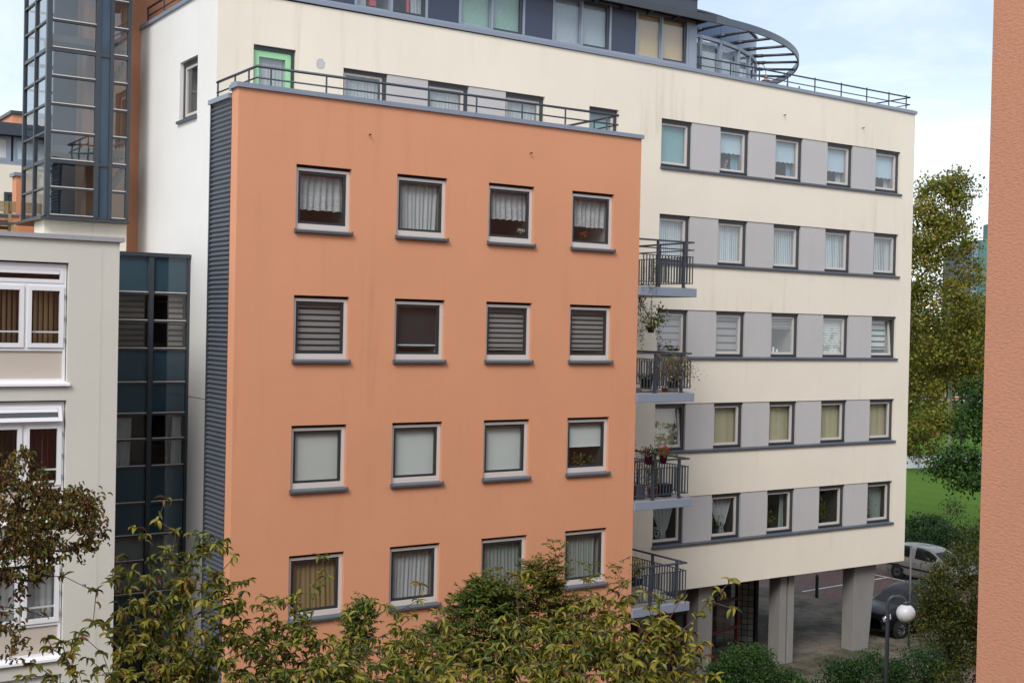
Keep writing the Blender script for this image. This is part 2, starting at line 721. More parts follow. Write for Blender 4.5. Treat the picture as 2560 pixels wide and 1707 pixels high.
M['duo_back'] = cloth('dark_sheer_layer', (.07, .07, .075), .35)
M['blind_dark'] = plain('charcoal_blind', (.035, .036, .040), .9, 0, .1, .08)
M['vb_white'] = plain('white_vertical_slats', (.62, .72, .76), .8, 0, .2, .05, 1)
M['vb_olive'] = plain('straw_vertical_slats', (.55, .50, .335), .8, 0, .2, .05, 1)
M['vb_brown'] = plain('tan_vertical_slats', (.42, .27, .14), .8, 0, .2, .08, 1)
M['vb_dark'] = plain('pale_edged_vertical_slats', (.30, .27, .24), .8, 0, .2, .1, 1)
M['ven_green'] = plain('green_venetian', (.38, .60, .50), .6, 0, .3, .04)
M['ven_white'] = plain('white_venetian', (.55, .63, .68), .6, 0, .3, .04)
M['ven_warm'] = plain('warm_venetian', (.80, .60, .36), .6, 0, .3, .04)
M['red_plastic'] = plain('red_plastic', (.55, .04, .05), .4, 0, .5, .05)

# ------------------------------------------------------------------ ground
C = {}


def sheet(name, pts, z, mat):
    mb = MB().face([(x, y, z) for x, y in pts])
    return struct(mb.build(name, mat))


def grass_mat():
    m = NT('mown_grass')
    a = m.noise(m.coord((.05, .05, .05)), 1.0, 5, .6)
    b = m.noise(m.coord((3, 3, 3)), 1.0, 4, .7)
    wv = m.n('ShaderNodeTexWave', Scale=.12, Distortion=1.0)
    m.l(m.coord((1, 1, 1)), wv.inputs['Vector'])
    c = m.mix(a, (.058, .118, .010), (.085, .150, .014))
    c = m.mix(m.ramp(b, [(.4, .4), (.6, 0)]), c, (.03, .085, .010))
    c = m.mix(m.ramp(wv.outputs['Fac'], [(.3, 0), (.7, .25)]), c, (.075, .155, .022))
    m.base(c, .95, 0, .1)
    return m.m


def soil_mat():
    m = NT('leaf_litter_soil')
    a = m.noise(m.coord((.8, .8, .8)), 1.0, 7, .7)
    m.base(m.mix(a, (.022, .020, .012), (.07, .075, .03)), .95, 0, .1)
    return m.m


def brick_mat():
    m = NT('brick_paving')
    b = m.n('ShaderNodeTexBrick', Scale=1.0)
    b.inputs['Color1'].default_value = (.185, .105, .090, 1)
    b.inputs['Color2'].default_value = (.130, .083, .076, 1)
    b.inputs['Mortar'].default_value = (.035, .030, .026, 1)
    b.inputs['Mortar Size'].default_value = .008
    b.inputs['Brick Width'].default_value = .21
    b.inputs['Row Height'].default_value = .105
    m.l(m.coord((1, 1, 1)), b.inputs['Vector'])
    a = m.noise(m.coord((.7, .7, .7)), 1.0, 6, .65)
    c = m.mix(m.ramp(a, [(.45, 0), (.75, .5)]), b.outputs['Color'], (.07, .065, .045))
    m.base(c, .85, 0, .3).bump(b.outputs['Fac'], -.4, .01)
    return m.m


def slab_mat():
    m = NT('mossy_paving_slab')
    oi = m.n('ShaderNodeObjectInfo')
    a = m.noise(m.coord((.45, .45, .45), 'Object'), 1.0, 6, .7)
    geo = m.n('ShaderNodeNewGeometry')
    nz = m.n('ShaderNodeTexNoise', Scale=.5, Detail=6.0, Roughness=.65)
    m.l(geo.outputs['Position'], nz.inputs['Vector'])
    nz2 = m.n('ShaderNodeTexNoise', Scale=3.0, Detail=5.0, Roughness=.7)
    m.l(geo.outputs['Position'], nz2.inputs['Vector'])
    c = m.mix(nz2.outputs['Fac'], (.105, .088, .074), (.205, .172, .143))
    c = m.mix(m.ramp(nz.outputs['Fac'], [(.42, 0), (.62, .85)]), c, (.032, .036, .012))
    m.base(c, .9, 0, .25)
    return m.m


M['grass'] = grass_mat()
M['soil'] = soil_mat()
M['brick'] = brick_mat()
M['slab'] = slab_mat()
sheet('ground', [(-300, -300), (900, -300), (900, 900), (-300, 900)], 0.0, 'soil')
sheet('playing_field', [(44, 14), (420, 14), (420, 330), (44, 330)], .008, 'grass')
sheet('car_park', [(14, -6), (44, -6), (44, 40), (14, 40)], .012, 'brick')
for nm, a, b in (('parking_line', (28.1, 11.45), (33.75, 11.75)), ('parking_line', (33.75, 13.6), (33.9, 8.0)),
                 ('parking_line', (29.6, 14.6), (33.7, 14.75)), ('parking_line', (29.5, 9.2), (33.8, 9.35))):
    d = (Vector(b) - Vector(a)).normalized()
    n_ = Vector((-d.y, d.x)) * .055
    A, B = Vector(a), Vector(b)
    struct(MB().face([(*(A - n_), .020), (*(B - n_), .020), (*(B + n_), .020), (*(A + n_), .020)]).build(nm, 'white_paint'))

# slab pavement under the overhang, slab by slab
pv = MB().box(15, 27.6, .6, 16, -.05, .020).build('pavement', 'soil', None, False, 0, (15, .6, 0))
struct(pv)
SL = .30
slab_me = MB().box(-.146, .146, -.146, .146, -.02, .022).mesh('paving_slab')
slab_me.materials.append(M['slab'])
cells = []
for i in range(int(12.6 / SL)):
    for j in range(int(13.0 / SL)):
        x, y = 15 + (i + .5) * SL, .6 + (j + .5) * SL
        cells.append((x, y))


def vis(x, y):
    return 18.0 < x < 26.5 and 2.6 < y < 11.5 and .55 * x - 9.5 < y < x - 12.0


near = sorted([c for c in cells if vis(*c)], key=lambda c: c[0] + c[1])[:300]
ns = set(near)
for x, y in near:
    place('paving_slab', slab_me, 'slab', pv, (x, y, .03 + random.uniform(-.004, .004)), (random.uniform(-.01, .01), random.uniform(-.01, .01), random.uniform(-.01, .01)))
mb = MB()
for x, y in cells:
    if (x, y) in ns:
        continue
    h = .052 + random.uniform(-.004, .004)
    mb.box(x - .146, x + .146, y - .146, y + .146, .0, h)
so = mb.build('paving_slab_field', 'slab', pv)
so['kind'] = 'stuff'

# ------------------------------------------------------------------ orange block
YC = 3.377
OX0, OX1, OZT = -1.326, 9.493, 15.63
ob = thing('orange_apartment_block', 'terracotta rendered apartment block with four by four windows and slate coping', 'building', (4, 0, 0))
ops = []
for j in range(4):
    for i in range(4):
        x0 = i * 2.4452
        zt = 14.156 - 2.8 * j
        ops.append((x0, x0 + 1.3059, zt - 1.39, zt))
mb = MB()
wall_y(mb, 0, OX0, OX1, 0, OZT, ops, .16)
mb.face([(OX0, .375, 0), (OX0, 0, 0), (OX0, 0, OZT), (OX0, .375, OZT)])
mb.face([(OX1, 0, 0), (OX1, YC, 0), (OX1, YC, OZT), (OX1, 0, OZT)])
mb.build('wall', 'orange', ob)
MB().face([(OX0, 0, 15.45), (OX1, 0, 15.45), (OX1, YC, 15.45), (-.56, YC, 15.45), (-.56, 1.6, 15.45), (OX0, 1.6, 15.45)]).build('terrace_floor', 'floor', ob)
# corrugated side cladding
mb = MB()
N = 15.6 / .102
nz = int(N) * 8


def cfn(u, v):
    z = u * 15.45
    return (OX0 + .012 + .022 * math.cos(2 * math.pi * z / .102), .375 + v * 1.17, z)


mb.grid(cfn, nz, 1)
mb.build('corrugated_cladding', 'corr', ob, True)
mb = MB()
mb.box(OX0 - .02, OX0 + .05, 1.545, 1.60, 0, 15.5)
mb.box(OX0, OX0 + .03, .36, .385, 0, 15.45)
each(mb, 'cladding_trim', 'anth', ob)
mb = MB()
mb.face([(OX0 + .05, 1.60, 0), (OX0 + .05, 1.6, 15.4), (-.55, 1.6, 15.4), (-.55, 1.6, 0)])
mb.build('back_wall', 'white', ob)
# coping sections, front then sides
cuts = [OX0 - .06, .45, 2.2, 4.05, 5.9, 7.75, OX1 + .05]
for a, b in zip(cuts, cuts[1:]):
    MB().prism_x([(-.055, 15.635), (-.055, 15.735), (.30, 15.76), (.30, 15.635)], a + .002, b - .002).build('coping', 'coping', ob)
MB().box(OX0 - .06, OX0 + .24, .302, .40, 15.60, 15.72).build('coping', 'coping', ob)
MB().box(OX0 - .07, OX0 + .22, .402, 1.62, 15.46, 15.56).build('coping', 'coping', ob)
MB().box(OX1 - .24, OX1 + .05, .302, YC, 15.635, 15.755).build('coping', 'coping', ob)
# terrace railing
tr = MB().tube([(-.77, 2.75, 16.20), (-.77, .40, 16.20), (9.03, .40, 16.235), (9.03, YC, 16.235)], .032, 10).build('terrace_railing', 'rail', ob, True)
MB().tube([(-.77, 2.75, 15.96), (-.77, .40, 15.96), (9.03, .40, 15.995), (9.03, YC, 15.995)], .020, 8).build('middle_rail', 'rail', tr, True)
post = MB().tube([(0, 0, 0), (0, 0, .78)], .022, 8).mesh('post')
for x in (-.45, .85, 2.15, 3.45, 4.75, 6.06, 7.36, 8.67):
    place('post', post, 'rail', tr, (x, .40, 15.44))
for y in (.85, 1.65, 2.70):
    place('post', post, 'rail', tr, (-.77, y, 15.42))
for y in (1.4, 2.6):
    place('post', post, 'rail', tr, (9.03, y, 15.45))

WIN_O = []


def orange_window(i, j):
    x0 = i * 2.4452
    x1 = x0 + 1.3059
    zt = 14.156 - 2.8 * j
    zb = zt - 1.385
    mb = MB()
    ring_frame(mb, x0 + .004, x1 - .004, zb, zt - .062, .075, .155, .078, .078, .125, .060)
    mb.box(x0 + .08, x1 - .08, .085, .10, zb + .07, zb + .128)
    wd = mb.build('window', 'frame', ob)
    MB().box(x0 + .004, x1 - .004, .085, .155, zt - .062, zt - .002).build('head_strip', 'blackish', wd)  # solid black bar across the head of the opening
    a, b, c, d = x0 + .082, x1 - .082, zb + .127, zt - .124
    mb = MB()
    ring_frame(mb, a, b, c, d, .098, .15, .058, .058, .055, .055)
    mb.build('sash', 'sash', wd)
    g = (a + .058, b - .058, c + .055, d - .055)
    MB().face([(g[0], .118, g[2]), (g[1], .118, g[2]), (g[1], .118, g[3]), (g[0], .118, g[3])]).build('pane', 'glass', wd)
    sm = MB().prism_x([(.074, zb + .012), (-.078, zb - .018), (-.082, zb - .026), (-.078, zb - .072), (-.066, zb - .072), (-.066, zb - .045), (0, zb - .035), (.074, zb - .01)], x0 - .028, x1 + .028)
    sm.box(x0 - .030, x0 - .022, -.083, .0, zb - .074, zb + .012)
    sm.box(x1 + .022, x1 + .030, -.083, .0, zb - .074, zb + .012)
    sm.build('sill', 'ledge', wd)
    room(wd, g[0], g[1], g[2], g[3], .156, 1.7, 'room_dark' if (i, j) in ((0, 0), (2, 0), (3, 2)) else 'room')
    # what hangs behind the pane
    X0, X1, Z0, Z1 = g[0] - .03, g[1] + .03, g[2] - .03, g[3] + .03
    H = Z1 - Z0
    nm = '%s window, %s row of orange facade' % (ORD(i), ('top', 'second', 'third', 'lowest')[j])
    if j == 0:
        if i == 1:
            curtain('grey white full length net drape in the ' + nm, X0, X1, Z0, Z1, .26, 'drape_white', 10, .035, 0, seed=i)
        else:
            zb2 = Z0 + H * (.26, 0, .37, .34)[i]
            zm = zb2 + H * .30
            o = curtain('white lace half curtain in the ' + nm, X0, X1, zb2, Z1, .24, 'lace', 7, .05, .02, seed=i + 3)
    elif j == 1:
        if i == 1:
            roller(wd, X0, X1, Z0 + .16, Z1, .22, 'blind_dark')
            MB().box(X0, X1, .205, .215, Z0 + .17, Z0 + .20).build('blind_bar', 'vb_white', wd)
        else:
            duo(wd, X0, X1, Z0 + (.0, 0, .12, .13)[i], Z1 - .02, .20, 'blind_duo', 8, .64)
    elif j == 2:
        if i == 3:
            roller(wd, X0, X1, Z0 + H * .46, Z1, .20, 'blind_pale')
        else:
            roller(wd, X0, X1, Z0 + .02, Z1, .19 + .02 * i, 'blind_grey' if i == 0 else 'blind_pale')
    else:
        curtain(('tan drape closed across the ', 'pale blue grey sheer drape in the ', 'grey green pleated drape in the ', 'grey green drape drawn aside in the ')[i] + nm,
                X0, X1 - (.12 if i == 3 else 0), Z0, Z1, .24, ('drape_tan', 'sheer', 'drape_grey', 'drape_grey')[i], 9 + i, .03, 0, seed=20 + i)
    return g


for j in range(4):
    for i in range(4):
        WIN_O.append(orange_window(i, j))
# wall anchors left in the render
for x, z in ((1.72, 14.95), (6.05, 14.95)):
    b = MB().tube([(x, .01, z), (x, -.07, z), (x + .01, -.085, z - .005)], .012, 6)
    b.box(x - .03, x + .005, -.085, -.07, z - .008, z + .012)
    b.build('wall_anchor', 'bracket', ob)

# ------------------------------------------------------------------ cream block
cb = thing('cream_apartment_block', 'long cream rendered apartment block with grey window bands, raised on concrete columns', 'building', (12, YC, 0))
CX0, CX1, CZ0 = -.55, 24.394, 2.98
X0C, PIT, WC = 13.0222, 2.3584, 1.2148
BAND = (X0C, X0C + 4 * PIT + WC)
ops = []
ZT = [16.985 - 2.8 * j for j in range(5)]
for z in ZT:
    ops.append((BAND[0], BAND[1], z - 1.485, z))
TW = [(2.702, 3.943, 17.12), (5.127, 6.366, 17.09), (7.541, 8.816, 17.085), (10.355, 11.404, 17.03)]
ops.append((TW[0][0], TW[2][1], 15.46, 17.10))
ops.append((TW[3][0], TW[3][1], 15.46, 17.03))
ops.append((.345, 1.425, 15.46, 17.35))
mb = MB()
wall_y(mb, YC, CX0, CX1, CZ0, 18.50, ops, .20)
mb.face([(CX1, YC, CZ0), (CX1, 16, CZ0), (CX1, 16, 18.40), (CX1, YC, 18.40)])
mb.build('wall', 'cream', cb)
MB().face([(CX0, YC, CZ0), (CX0, 16, CZ0), (CX1, 16, CZ0), (CX1, YC, CZ0)]).build('soffit', 'concrete', cb)
MB().face([(CX0, YC, 18.36), (CX1, YC, 18.36), (CX1, 16, 18.36), (CX0, 16, 18.36)]).build('roof_deck', 'floor', cb)
# gable, whiter
mb = MB()
wall_x(mb, CX0 - .001, YC, 9.22, 0, 18.60, [(4.68, 5.96, 15.72, 17.19)], .17)
mb.build('gable_wall', 'white', cb)
MB().box(CX0 - .06, CX0 + .3, YC + .2, 9.22, 18.602, 18.70).build('gable_coping', 'coping', cb)
gw = MB()
x = CX0 + .09
for (a, b, c, d) in ((4.69, 5.95, 17.08, 17.185), (4.69, 5.95, 15.725, 15.82), (4.69, 4.77, 15.82, 17.08), (5.87, 5.95, 15.82, 17.08)):
    gw.box(x, x + .07, a, b, c, d)
gwo = gw.build('window', 'anth', cb)
gf = MB()
for (a, b, c, d) in ((4.77, 5.87, 17.01, 17.08), (4.77, 5.87, 15.82, 15.90), (4.77, 4.84, 15.90, 17.01), (5.80, 5.87, 15.90, 17.01)):
    gf.box(x + .03, x + .09, a, b, c, d)
gf.build('inner_frame', 'frame', gwo)
MB().face([(x + .06, 5.80, 15.9), (x + .06, 4.84, 15.9), (x + .06, 4.84, 17.01), (x + .06, 5.80, 17.01)]).build('pane', 'glass', gwo)
mb = MB()
mb.face([(x + .9, 5.9, 15.7), (x + .9, 4.7, 15.7), (x + .9, 4.7, 17.1), (x + .9, 5.9, 17.1)])
mb.face([(x + .1, 4.75, 15.7), (x + .9, 4.75, 15.7), (x + .9, 4.75, 17.1), (x + .1, 4.75, 17.1)])
mb.face([(x + .1, 5.9, 15.7), (x + .1, 5.9, 17.1), (x + .9, 5.9, 17.1), (x + .9, 5.9, 15.7)])
mb.build('room_lining', 'room', gwo)
mb = MB()
mb.box(CX0 - .07, CX0 + .09, 4.66, 6.02, 15.655, 15.722)
mb.build('sill', 'ledge', gwo)
# front coping: under the penthouse, then open roof edge
for a, b, za, zb in ((CX0 - .05, 2.6, 18.56, 18.55), (2.6, 5.2, 18.55, 18.545), (5.2, 7.9, 18.545, 18.54), (7.9, 10.6, 18.54, 18.53), (10.6, 14.4, 18.53, 18.51),
                     (14.4, 17.0, 18.51, 18.47), (17.0, 19.6, 18.47, 18.44), (19.6, 22.2, 18.44, 18.41), (22.2, CX1 + .05, 18.41, 18.37)):
    a, b = a + .002, b - .002
    MB().hexa([(a, YC - .05, za - .02), (b, YC - .05, zb - .02), (b, YC + .34, zb - .02), (a, YC + .34, za - .02),
               (a, YC - .05, za + .085), (b, YC - .05, zb + .085), (b, YC + .34, zb + .10), (a, YC + .34, za + .10)]).build('coping', 'coping', cb)
MB().box(CX1 - .3, CX1 + .05, YC + .345, 16, 18.37, 18.46).build('coping', 'coping', cb)
# roof railing
rr = MB().tube([(14.58, 3.62, 19.03), (24.40, 3.62, 18.965), (24.40, 9, 18.965)], .026, 8).build('roof_railing', 'rail', cb, True)
MB().tube([(14.55, 3.62, 18.79), (24.40, 3.62, 18.715), (24.40, 9, 18.715)], .018, 8).build('middle_rail', 'rail', rr, True)
for x in (14.72, 15.95, 17.18, 18.43, 19.68, 20.93, 22.18, 23.3, 24.2):
    place('post', post, 'rail', rr, (x, 3.62, 18.24 + (24.4 - x) * .006))
# gable roof rail
gr_ = MB().tube([(-.4, 9.12, 19.2), (-.4, 4.0, 19.2)], .030, 8).build('gable_railing', 'rail', cb, True)
MB().tube([(-.4, 9.12, 18.98), (-.4, 4.0, 18.98)], .02, 8).build('middle_rail', 'rail', gr_, True)
for y in (9.1, 7.75, 6.4, 5.1):
    place('post', post, 'rail', gr_, (-.4, y, 18.42))

# sill courses
for j, z in enumerate(ZT):
    zb = z - 1.485
    cuts = [BAND[0] - .02, 15.6, 18.3, 21.0, BAND[1] + .08]
    for a, b in zip(cuts, cuts[1:]):
        MB().prism_x([(YC + .19, zb + .10), (YC + .06, zb + .09), (YC - .055, zb + .058), (YC - .06, zb + .05), (YC - .055, zb + .0), (YC - .003, zb - .004), (YC - .003, zb + .002), (YC + .19, zb + .002)], a + .001, b - .001).build('sill_course', 'ledge', cb)
# grey panels between windows
for j, z in enumerate(ZT):
    for i in range(4):
        a = X0C + i * PIT + WC
        b = X0C + (i + 1) * PIT
        MB().box(a, b, YC + .022, YC + .19, z - 1.40, z - .003).build('wall_panel', 'panel', cb)
for a, b in ((TW[0][1], TW[1][0]), (TW[1][1], TW[2][0])):
    MB().box(a, b, YC + .022, YC + .19, 15.465, 17.09).build('wall_panel', 'panel', cb)


def cream_window(x0, x1, zb, zt, tilt=0.0, dark='room', big=False):
    """dark outer frame, off-white inner frame, pane; returns part and glass rectangle"""
    y = YC + .085
    mb = MB()
    ring_frame(mb, x0 + .002, x1 - .002, zb, zt - .003, y, y + .10, .055, .095, .085, .105)
    mb.box(x0 + .004, x1 - .03, y - .03, y, zb + .055, zb + .083)
    mb.box(x0 + .004, x1 - .02, y - .018, y, zt - .05, zt - .02)
    wd = mb.build('window', 'anth', cb)
    a, b, c, d = x0 + .058, x1 - .098, zb + .087, zt - .11
    f = MB()
    ring_frame(f, a, b, c, d, y + .035, y + .095, .065, .068, .07, .055)
    fo = f.build('inner_frame', 'frame', wd)
    g = (a + .065, b - .068, c + .07, d - .055)
    pn = MB().face([(g[0], y + .06, g[2]), (g[1], y + .06, g[2]), (g[1], y + .06, g[3]), (g[0], y + .06, g[3])]).build('pane', 'glass', wd)
    if tilt:
        for o in (fo, pn):
            o.data.transform(Matrix.Translation((-(12), -YC, -0.0)) @ Matrix.Identity(4) if False else Matrix.Identity(4))
            for v in o.data.vertices:
                t = (v.co.z - c) / (d - c)
                v.co.y += tilt * t
    room(wd, g[0], g[1], g[2], g[3], y + .10, 1.6, dark)
    return wd, g, y + .17


# five rows of five
ROWN = ('top', 'second', 'third', 'fourth', 'lowest')
for j, z in enumerate(ZT):
    for i in range(5):
        x0 = X0C + i * PIT
        x1 = x0 + WC
        tilt = .10 if (j, i) in ((2, 4), (3, 0)) else 0
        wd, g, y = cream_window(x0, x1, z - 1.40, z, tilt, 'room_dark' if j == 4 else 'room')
        y += tilt
        a, b, c, d = g[0] - .03, g[1] + .03, g[2] - .04, g[3] + .04
        H = d - c
        nm = '%s window, %s row of cream facade' % (ORD(i), ROWN[j])
        if j == 0:
            if i == 0:
                roller(wd, a, b, c + .02, d, y, 'blind_teal')
            else:
                roller(wd, a, b, c + H * (.45, .40, .32, .31)[i - 1], d, y, 'blind_sky', .03)
                curtain('pale blue drape beside the blind in the ' + nm, b - .26, b, c, d, y + .14, 'drape_blue' if i < 3 else 'sheer', 3, .03, 0, seed=40 + i)
        elif j == 1:
            vblind(wd, a, b, c, d - .03, y + .03, 'vb_white', .082, 14)
        elif j == 2:
            if i == 2:
                duo(wd, a, b, c + H * .70, d, y, 'blind_duo', 4, .7)
            elif i == 3:
                duo(wd, a, b, c + .02, d, y, 'blind_pale', 14, .88)
            elif i == 4:
                duo(wd, a, b, c + H * .17, d, y, 'blind_pale', 5, .68)
            else:
                duo(wd, a, b, c + H * (.13 if i == 0 else .05), d, y, 'blind_duo', 5, .74)
                if i == 0:
                    roller(wd, a, b, c - .02, c + .11, y + .05, 'blind_dark', .03, 'scalloped_trim')
        elif j == 3:
            vblind(wd, a, b, c, d - .03, y + .03, 'vb_olive', .075, 5)
        else:
            if i < 2:
                tie_curtain('white tied back net curtain in the ' + nm, a, b, c + .02, d, y + .06, 1, 'sheer')
                tie_curtain('white net curtain edge at the left of the ' + nm, a - .25, a + .30, c + .02, d, y + .10, -1, 'sheer')
            elif i == 2:
                curtain('narrow grey drape at the right of the ' + nm, b - .16, b, c, d, y + .1, 'drape_grey', 2, .03, 0, seed=60)
            elif i == 4:
                curtain('grey pleated drape in the ' + nm, a + .32, b, c, d, y + .1, 'drape_grey', 7, .03, 0, seed=61)
# terrace windows
for i, (x0, x1, zt) in enumerate(TW):
    wd, g, y = cream_window(x0, x1, 15.47, zt)
    if i < 3:
        curtain('white net curtain in the %s window behind the terrace railing' % ORD(i), g[0] - .03, g[1] + .03, g[2], g[3] + .04, y, 'drape_white', 10, .03, 0, seed=70 + i)
    else:
        roller(wd, g[0] - .03, g[1] + .03, g[2], g[3], y, 'blind_teal')
# terrace door
y = YC + .10
mb = MB()
ring_frame(mb, .347, 1.423, 15.465, 17.345, y - .02, y + .08, .03, .075, .05, .095)
dr = mb.build('terrace_door', 'anth', cb)
mb = MB()
ring_frame(mb, .380, 1.345, 15.52, 17.245, y + .01, y + .06, .15, .14, .2, .15)
mb.build('door_leaf', 'green_door', dr)
MB().face([(.53, y + .03, 15.7), (1.205, y + .03, 15.7), (1.205, y + .03, 17.1), (.53, y + .03, 17.1)]).build('pane', 'glass', dr)
MB().box(.505, .52, y - .03, y + .01, 16.05, 16.2).build('handle', 'anth', dr)
room(dr, .53, 1.205, 15.7, 17.1, y + .1, 1.5)
curtain('white net curtain behind the mint green terrace door', .52, 1.22, 15.66, 17.12, y + .12, 'drape_white', 8, .025, 0, seed=77)
# bare patch where a fitting was removed
mb = MB()
pts = []
for k in range(22):
    an = 2 * math.pi * k / 22
    r = .120 * (1 + .05 * math.sin(5 * an + 1) + .09 * random.uniform(-1, 1))
    pts.append((2.08 + r * math.cos(an), YC - .006, 17.11 + r * 1.05 * math.sin(an)))
mb.face(pts)
mb.build('repair_patch', plain('grey_filler', (.50, .50, .52), .95, 0, .1, .35, 18), cb)
for x, z in ((18.05, 17.62), (21.72, 17.60)):
    b = MB().tube([(x, YC + .01, z), (x, YC - .09, z)], .014, 6)
    b.box(x - .035, x + .005, YC - .10, YC - .085, z - .01, z + .012)
    b.build('wall_anchor', 'bracket', cb)
for x, z in ((15.2, 16.05), (15.35, 13.55)):
    MB().lathe([(0, 0), (.035, 0), (.035, .02), (0, .02)], (0, 0, 0), 12).build('vent_cap', 'panel', cb).matrix_local = Matrix.Translation((x - 12, .022, z)) @ Matrix.Rotation(math.pi / 2, 4, 'X')

# columns under the overhang
for x0, x1, bx0, bx1, sp in ((15.21, 15.80, 15.21, 15.80, 0), (18.745, 19.385, 18.745, 19.385, 1), (22.25, 23.35, 22.25, 23.02, 0)):
    y0, y1 = 3.70, 4.20
    if sp:
        for a, b in ((x0, x0 + .29), (x0 + .37, x1)):
            MB().box(a, b, y0, y1, 0, CZ0 - .002).build('column', 'concrete', cb, False, .012)
        MB().box(x0 + .29, x0 + .37, y0 + .10, y1 - .05, 0, CZ0 - .004).build('drain_pipe', 'anth', cb)
    else:
        MB().hexa([(bx0, y0, 0), (bx1, y0, 0), (bx1, y1, 0), (bx0, y1, 0), (x0, y0, CZ0 - .002), (x1, y0, CZ0 - .002), (x1, y1, CZ0 - .002), (x0, y1, CZ0 - .002)]).build('column', 'concrete', cb, False, .012)
mb = MB()
mb.face([(CX0, 9.5, 0), (13, 9.5, 0), (13, 9.5, CZ0), (CX0, 9.5, CZ0)])
mb.face([(13, 5.6, 0), (13, 9.5, 0), (13, 9.5, CZ0), (13, 5.6, CZ0)])
mb.build('undercroft_wall', 'concrete', cb)

# balconies in the corner between both blocks
bal_me = MB().box(-.007, .007, -.016, .016, .12, .82).mesh('baluster')
bal_me.materials.append(M['rail'])
bal_sd = MB().box(-.016, .016, -.007, .007, .12, .82).mesh('baluster')
bal_sd.materials.append(M['rail'])
BZ = (11.89, 9.14, 6.36, 3.60)
for k, z in enumerate(BZ):
    th = .24
    mb = MB()
    mb.box(9.50, 11.445, -.06, 3.37, z - th, z - .012)
    bo = mb.build('balcony', 'coping', cb, False, .01)
    bo['label'] = ('balcony with a taller three rail guard, uppermost of the four', 'balcony with dry grasses and dark pots', 'balcony with purple flower pots on its rail', 'lowest balcony with a bushy planter box')[k]
    MB().box(9.50, 11.38, .02, 3.36, z - .011, z).build('deck', 'floor', bo)
    hs = (1.20, 1.0) if k == 0 else (1.025,)
    for q, h in enumerate(hs):
        MB().bar((9.5, 0, z + h), (11.36, 0, z + h), .05, .03 if q else .045).bar((11.34, .025, z + h), (11.34, 3.37, z + h), .05, .03 if q else .045).build('handrail', 'rail', bo)
    for h in (.82, .12):
        MB().bar((9.5, 0, z + h), (11.345, 0, z + h), .035, .022).bar((11.33, .018, z + h), (11.33, 3.37, z + h), .035, .022).build('baluster_rail', 'rail', bo)
    for x in (10.12, 11.03):
        MB().box(x - .012, x + .012, -.045, .045, z - .01, z + hs[0]).box(x - .05, x + .05, -.04, .06, z - .012, z + .006).build('post', 'rail', bo)
    for yy in (.355, 1.353, 2.36):
        MB().box(11.285, 11.375, yy - .012, yy + .012, z - .01, z + hs[0]).build('post', 'rail', bo)
    n = int((11.33 - 9.6) / .105)
    for q in range(n + 1):
        x = 11.33 - q * .105
        if min(abs(x - 10.12), abs(x - 11.03)) < .03:
            continue
        place('baluster', bal_me, 'rail', bo, (x, 0, z))
    for q in range(1, 26):
        yy = q * .105
        if min(abs(yy - .355), abs(yy - 1.353), abs(yy - 2.36)) < .03:
            continue
        place('baluster', bal_sd, 'rail', bo, (11.33, yy, z))

# ------------------------------------------------------------------ penthouse
ph = thing('rooftop_penthouse', 'slate grey penthouse with a ribbon of windows and a curved glazed end with ring canopy', 'penthouse', (10, 4, 18.5))
PY = YC + .03
MULL = [-.04, .98, 2.0, 3.02, 4.03, 5.05, 6.06, 7.065, 8.085, 9.08, 10.06, 11.07, 12.035, 13.0, 13.985]
Z0P, Z1P = 18.62, 20.02
mb = MB()
mb.box(-.3, 14.34, PY, PY + .10, Z0P, Z0P + .075)
mb.box(-.3, 14.34, PY, PY + .10, Z1P - .07, Z1P)
for x in MULL:
    mb.box(x - .035, x + .035, PY - .004, PY + .10, Z0P + .075, Z1P - .07)
each(mb, 'mullion', 'grey_frame', ph)
MB().box(14.03, 14.35, PY - .006, PY + .3, Z0P - .1, Z1P - .001).build('corner_pilaster', 'grey_frame', ph)
MB().box(-.3, 14.34, PY - .01, PY + .05, Z0P - .09, Z0P - .012).build('base_flashing', 'anth', ph)
dark = {2, 5, 8, 11}
bl = {0: 'sheer', 1: 'sheer', 3: 'cur', 4: 'cur', 6: 'ven_green', 7: 'ven_green', 9: 'ven_white', 10: 'ven_white', 12: 'ven_warm', 13: 'ven_warm'}
for k in range(14):
    a, b = MULL[k] + .037, MULL[k + 1] - .037
    c, d = Z0P + .077, Z1P - .072
    if k in dark:
        MB().box(a, b, PY + .02, PY + .07, c, d).build('dark_panel', 'navy', ph)
        continue
    mb = MB()
    opening = k in (1, 4, 7, 10, 13)
    if opening:
        ring_frame(mb, a, b, c, d, PY + .025, PY + .08, .02, .085, .06, .06)
    else:
        ring_frame(mb, a, b, c, d, PY + .035, PY + .08, .018, .03, .03, .03)
    wd = mb.build('window', 'anth' if opening else 'grey_frame', ph)
    e = .02
    MB().face([(a + e, PY + .06, c + e), (b - e, PY + .06, c + e), (b - e, PY + .06, d - e), (a + e, PY + .06, d - e)]).build('pane', 'glass', wd)
    room(wd, a, b, c, d, PY + .11, 1.6)
    if bl[k].startswith('ven'):
        venetian(wd, a, b, c, d, PY + .14, bl[k])
    elif bl[k] == 'sheer':
        roller(wd, a, b, c, d, PY + .14, 'blind_pale')
for k, (a, b) in ((3, (3.06, 3.42)), (4, (4.66, 4.98))):
    curtain('white striped curtain beside red things in the %s penthouse window' % ('leftmost' if k == 3 else 'second visible'), a, b, Z0P + .08, Z1P - .08, PY + .2, 'drape_white', 4, .03, 0, seed=80 + k)
rb = MB().box(3.50, 3.68, PY + .18, PY + .36, Z0P + .18, Z0P + .33)
tag(rb.build('red_box', 'red_plastic', None, False, .01, (3.6, PY + .27, Z0P + .18)), 'small red box on the sill of the leftmost penthouse window', 'box')
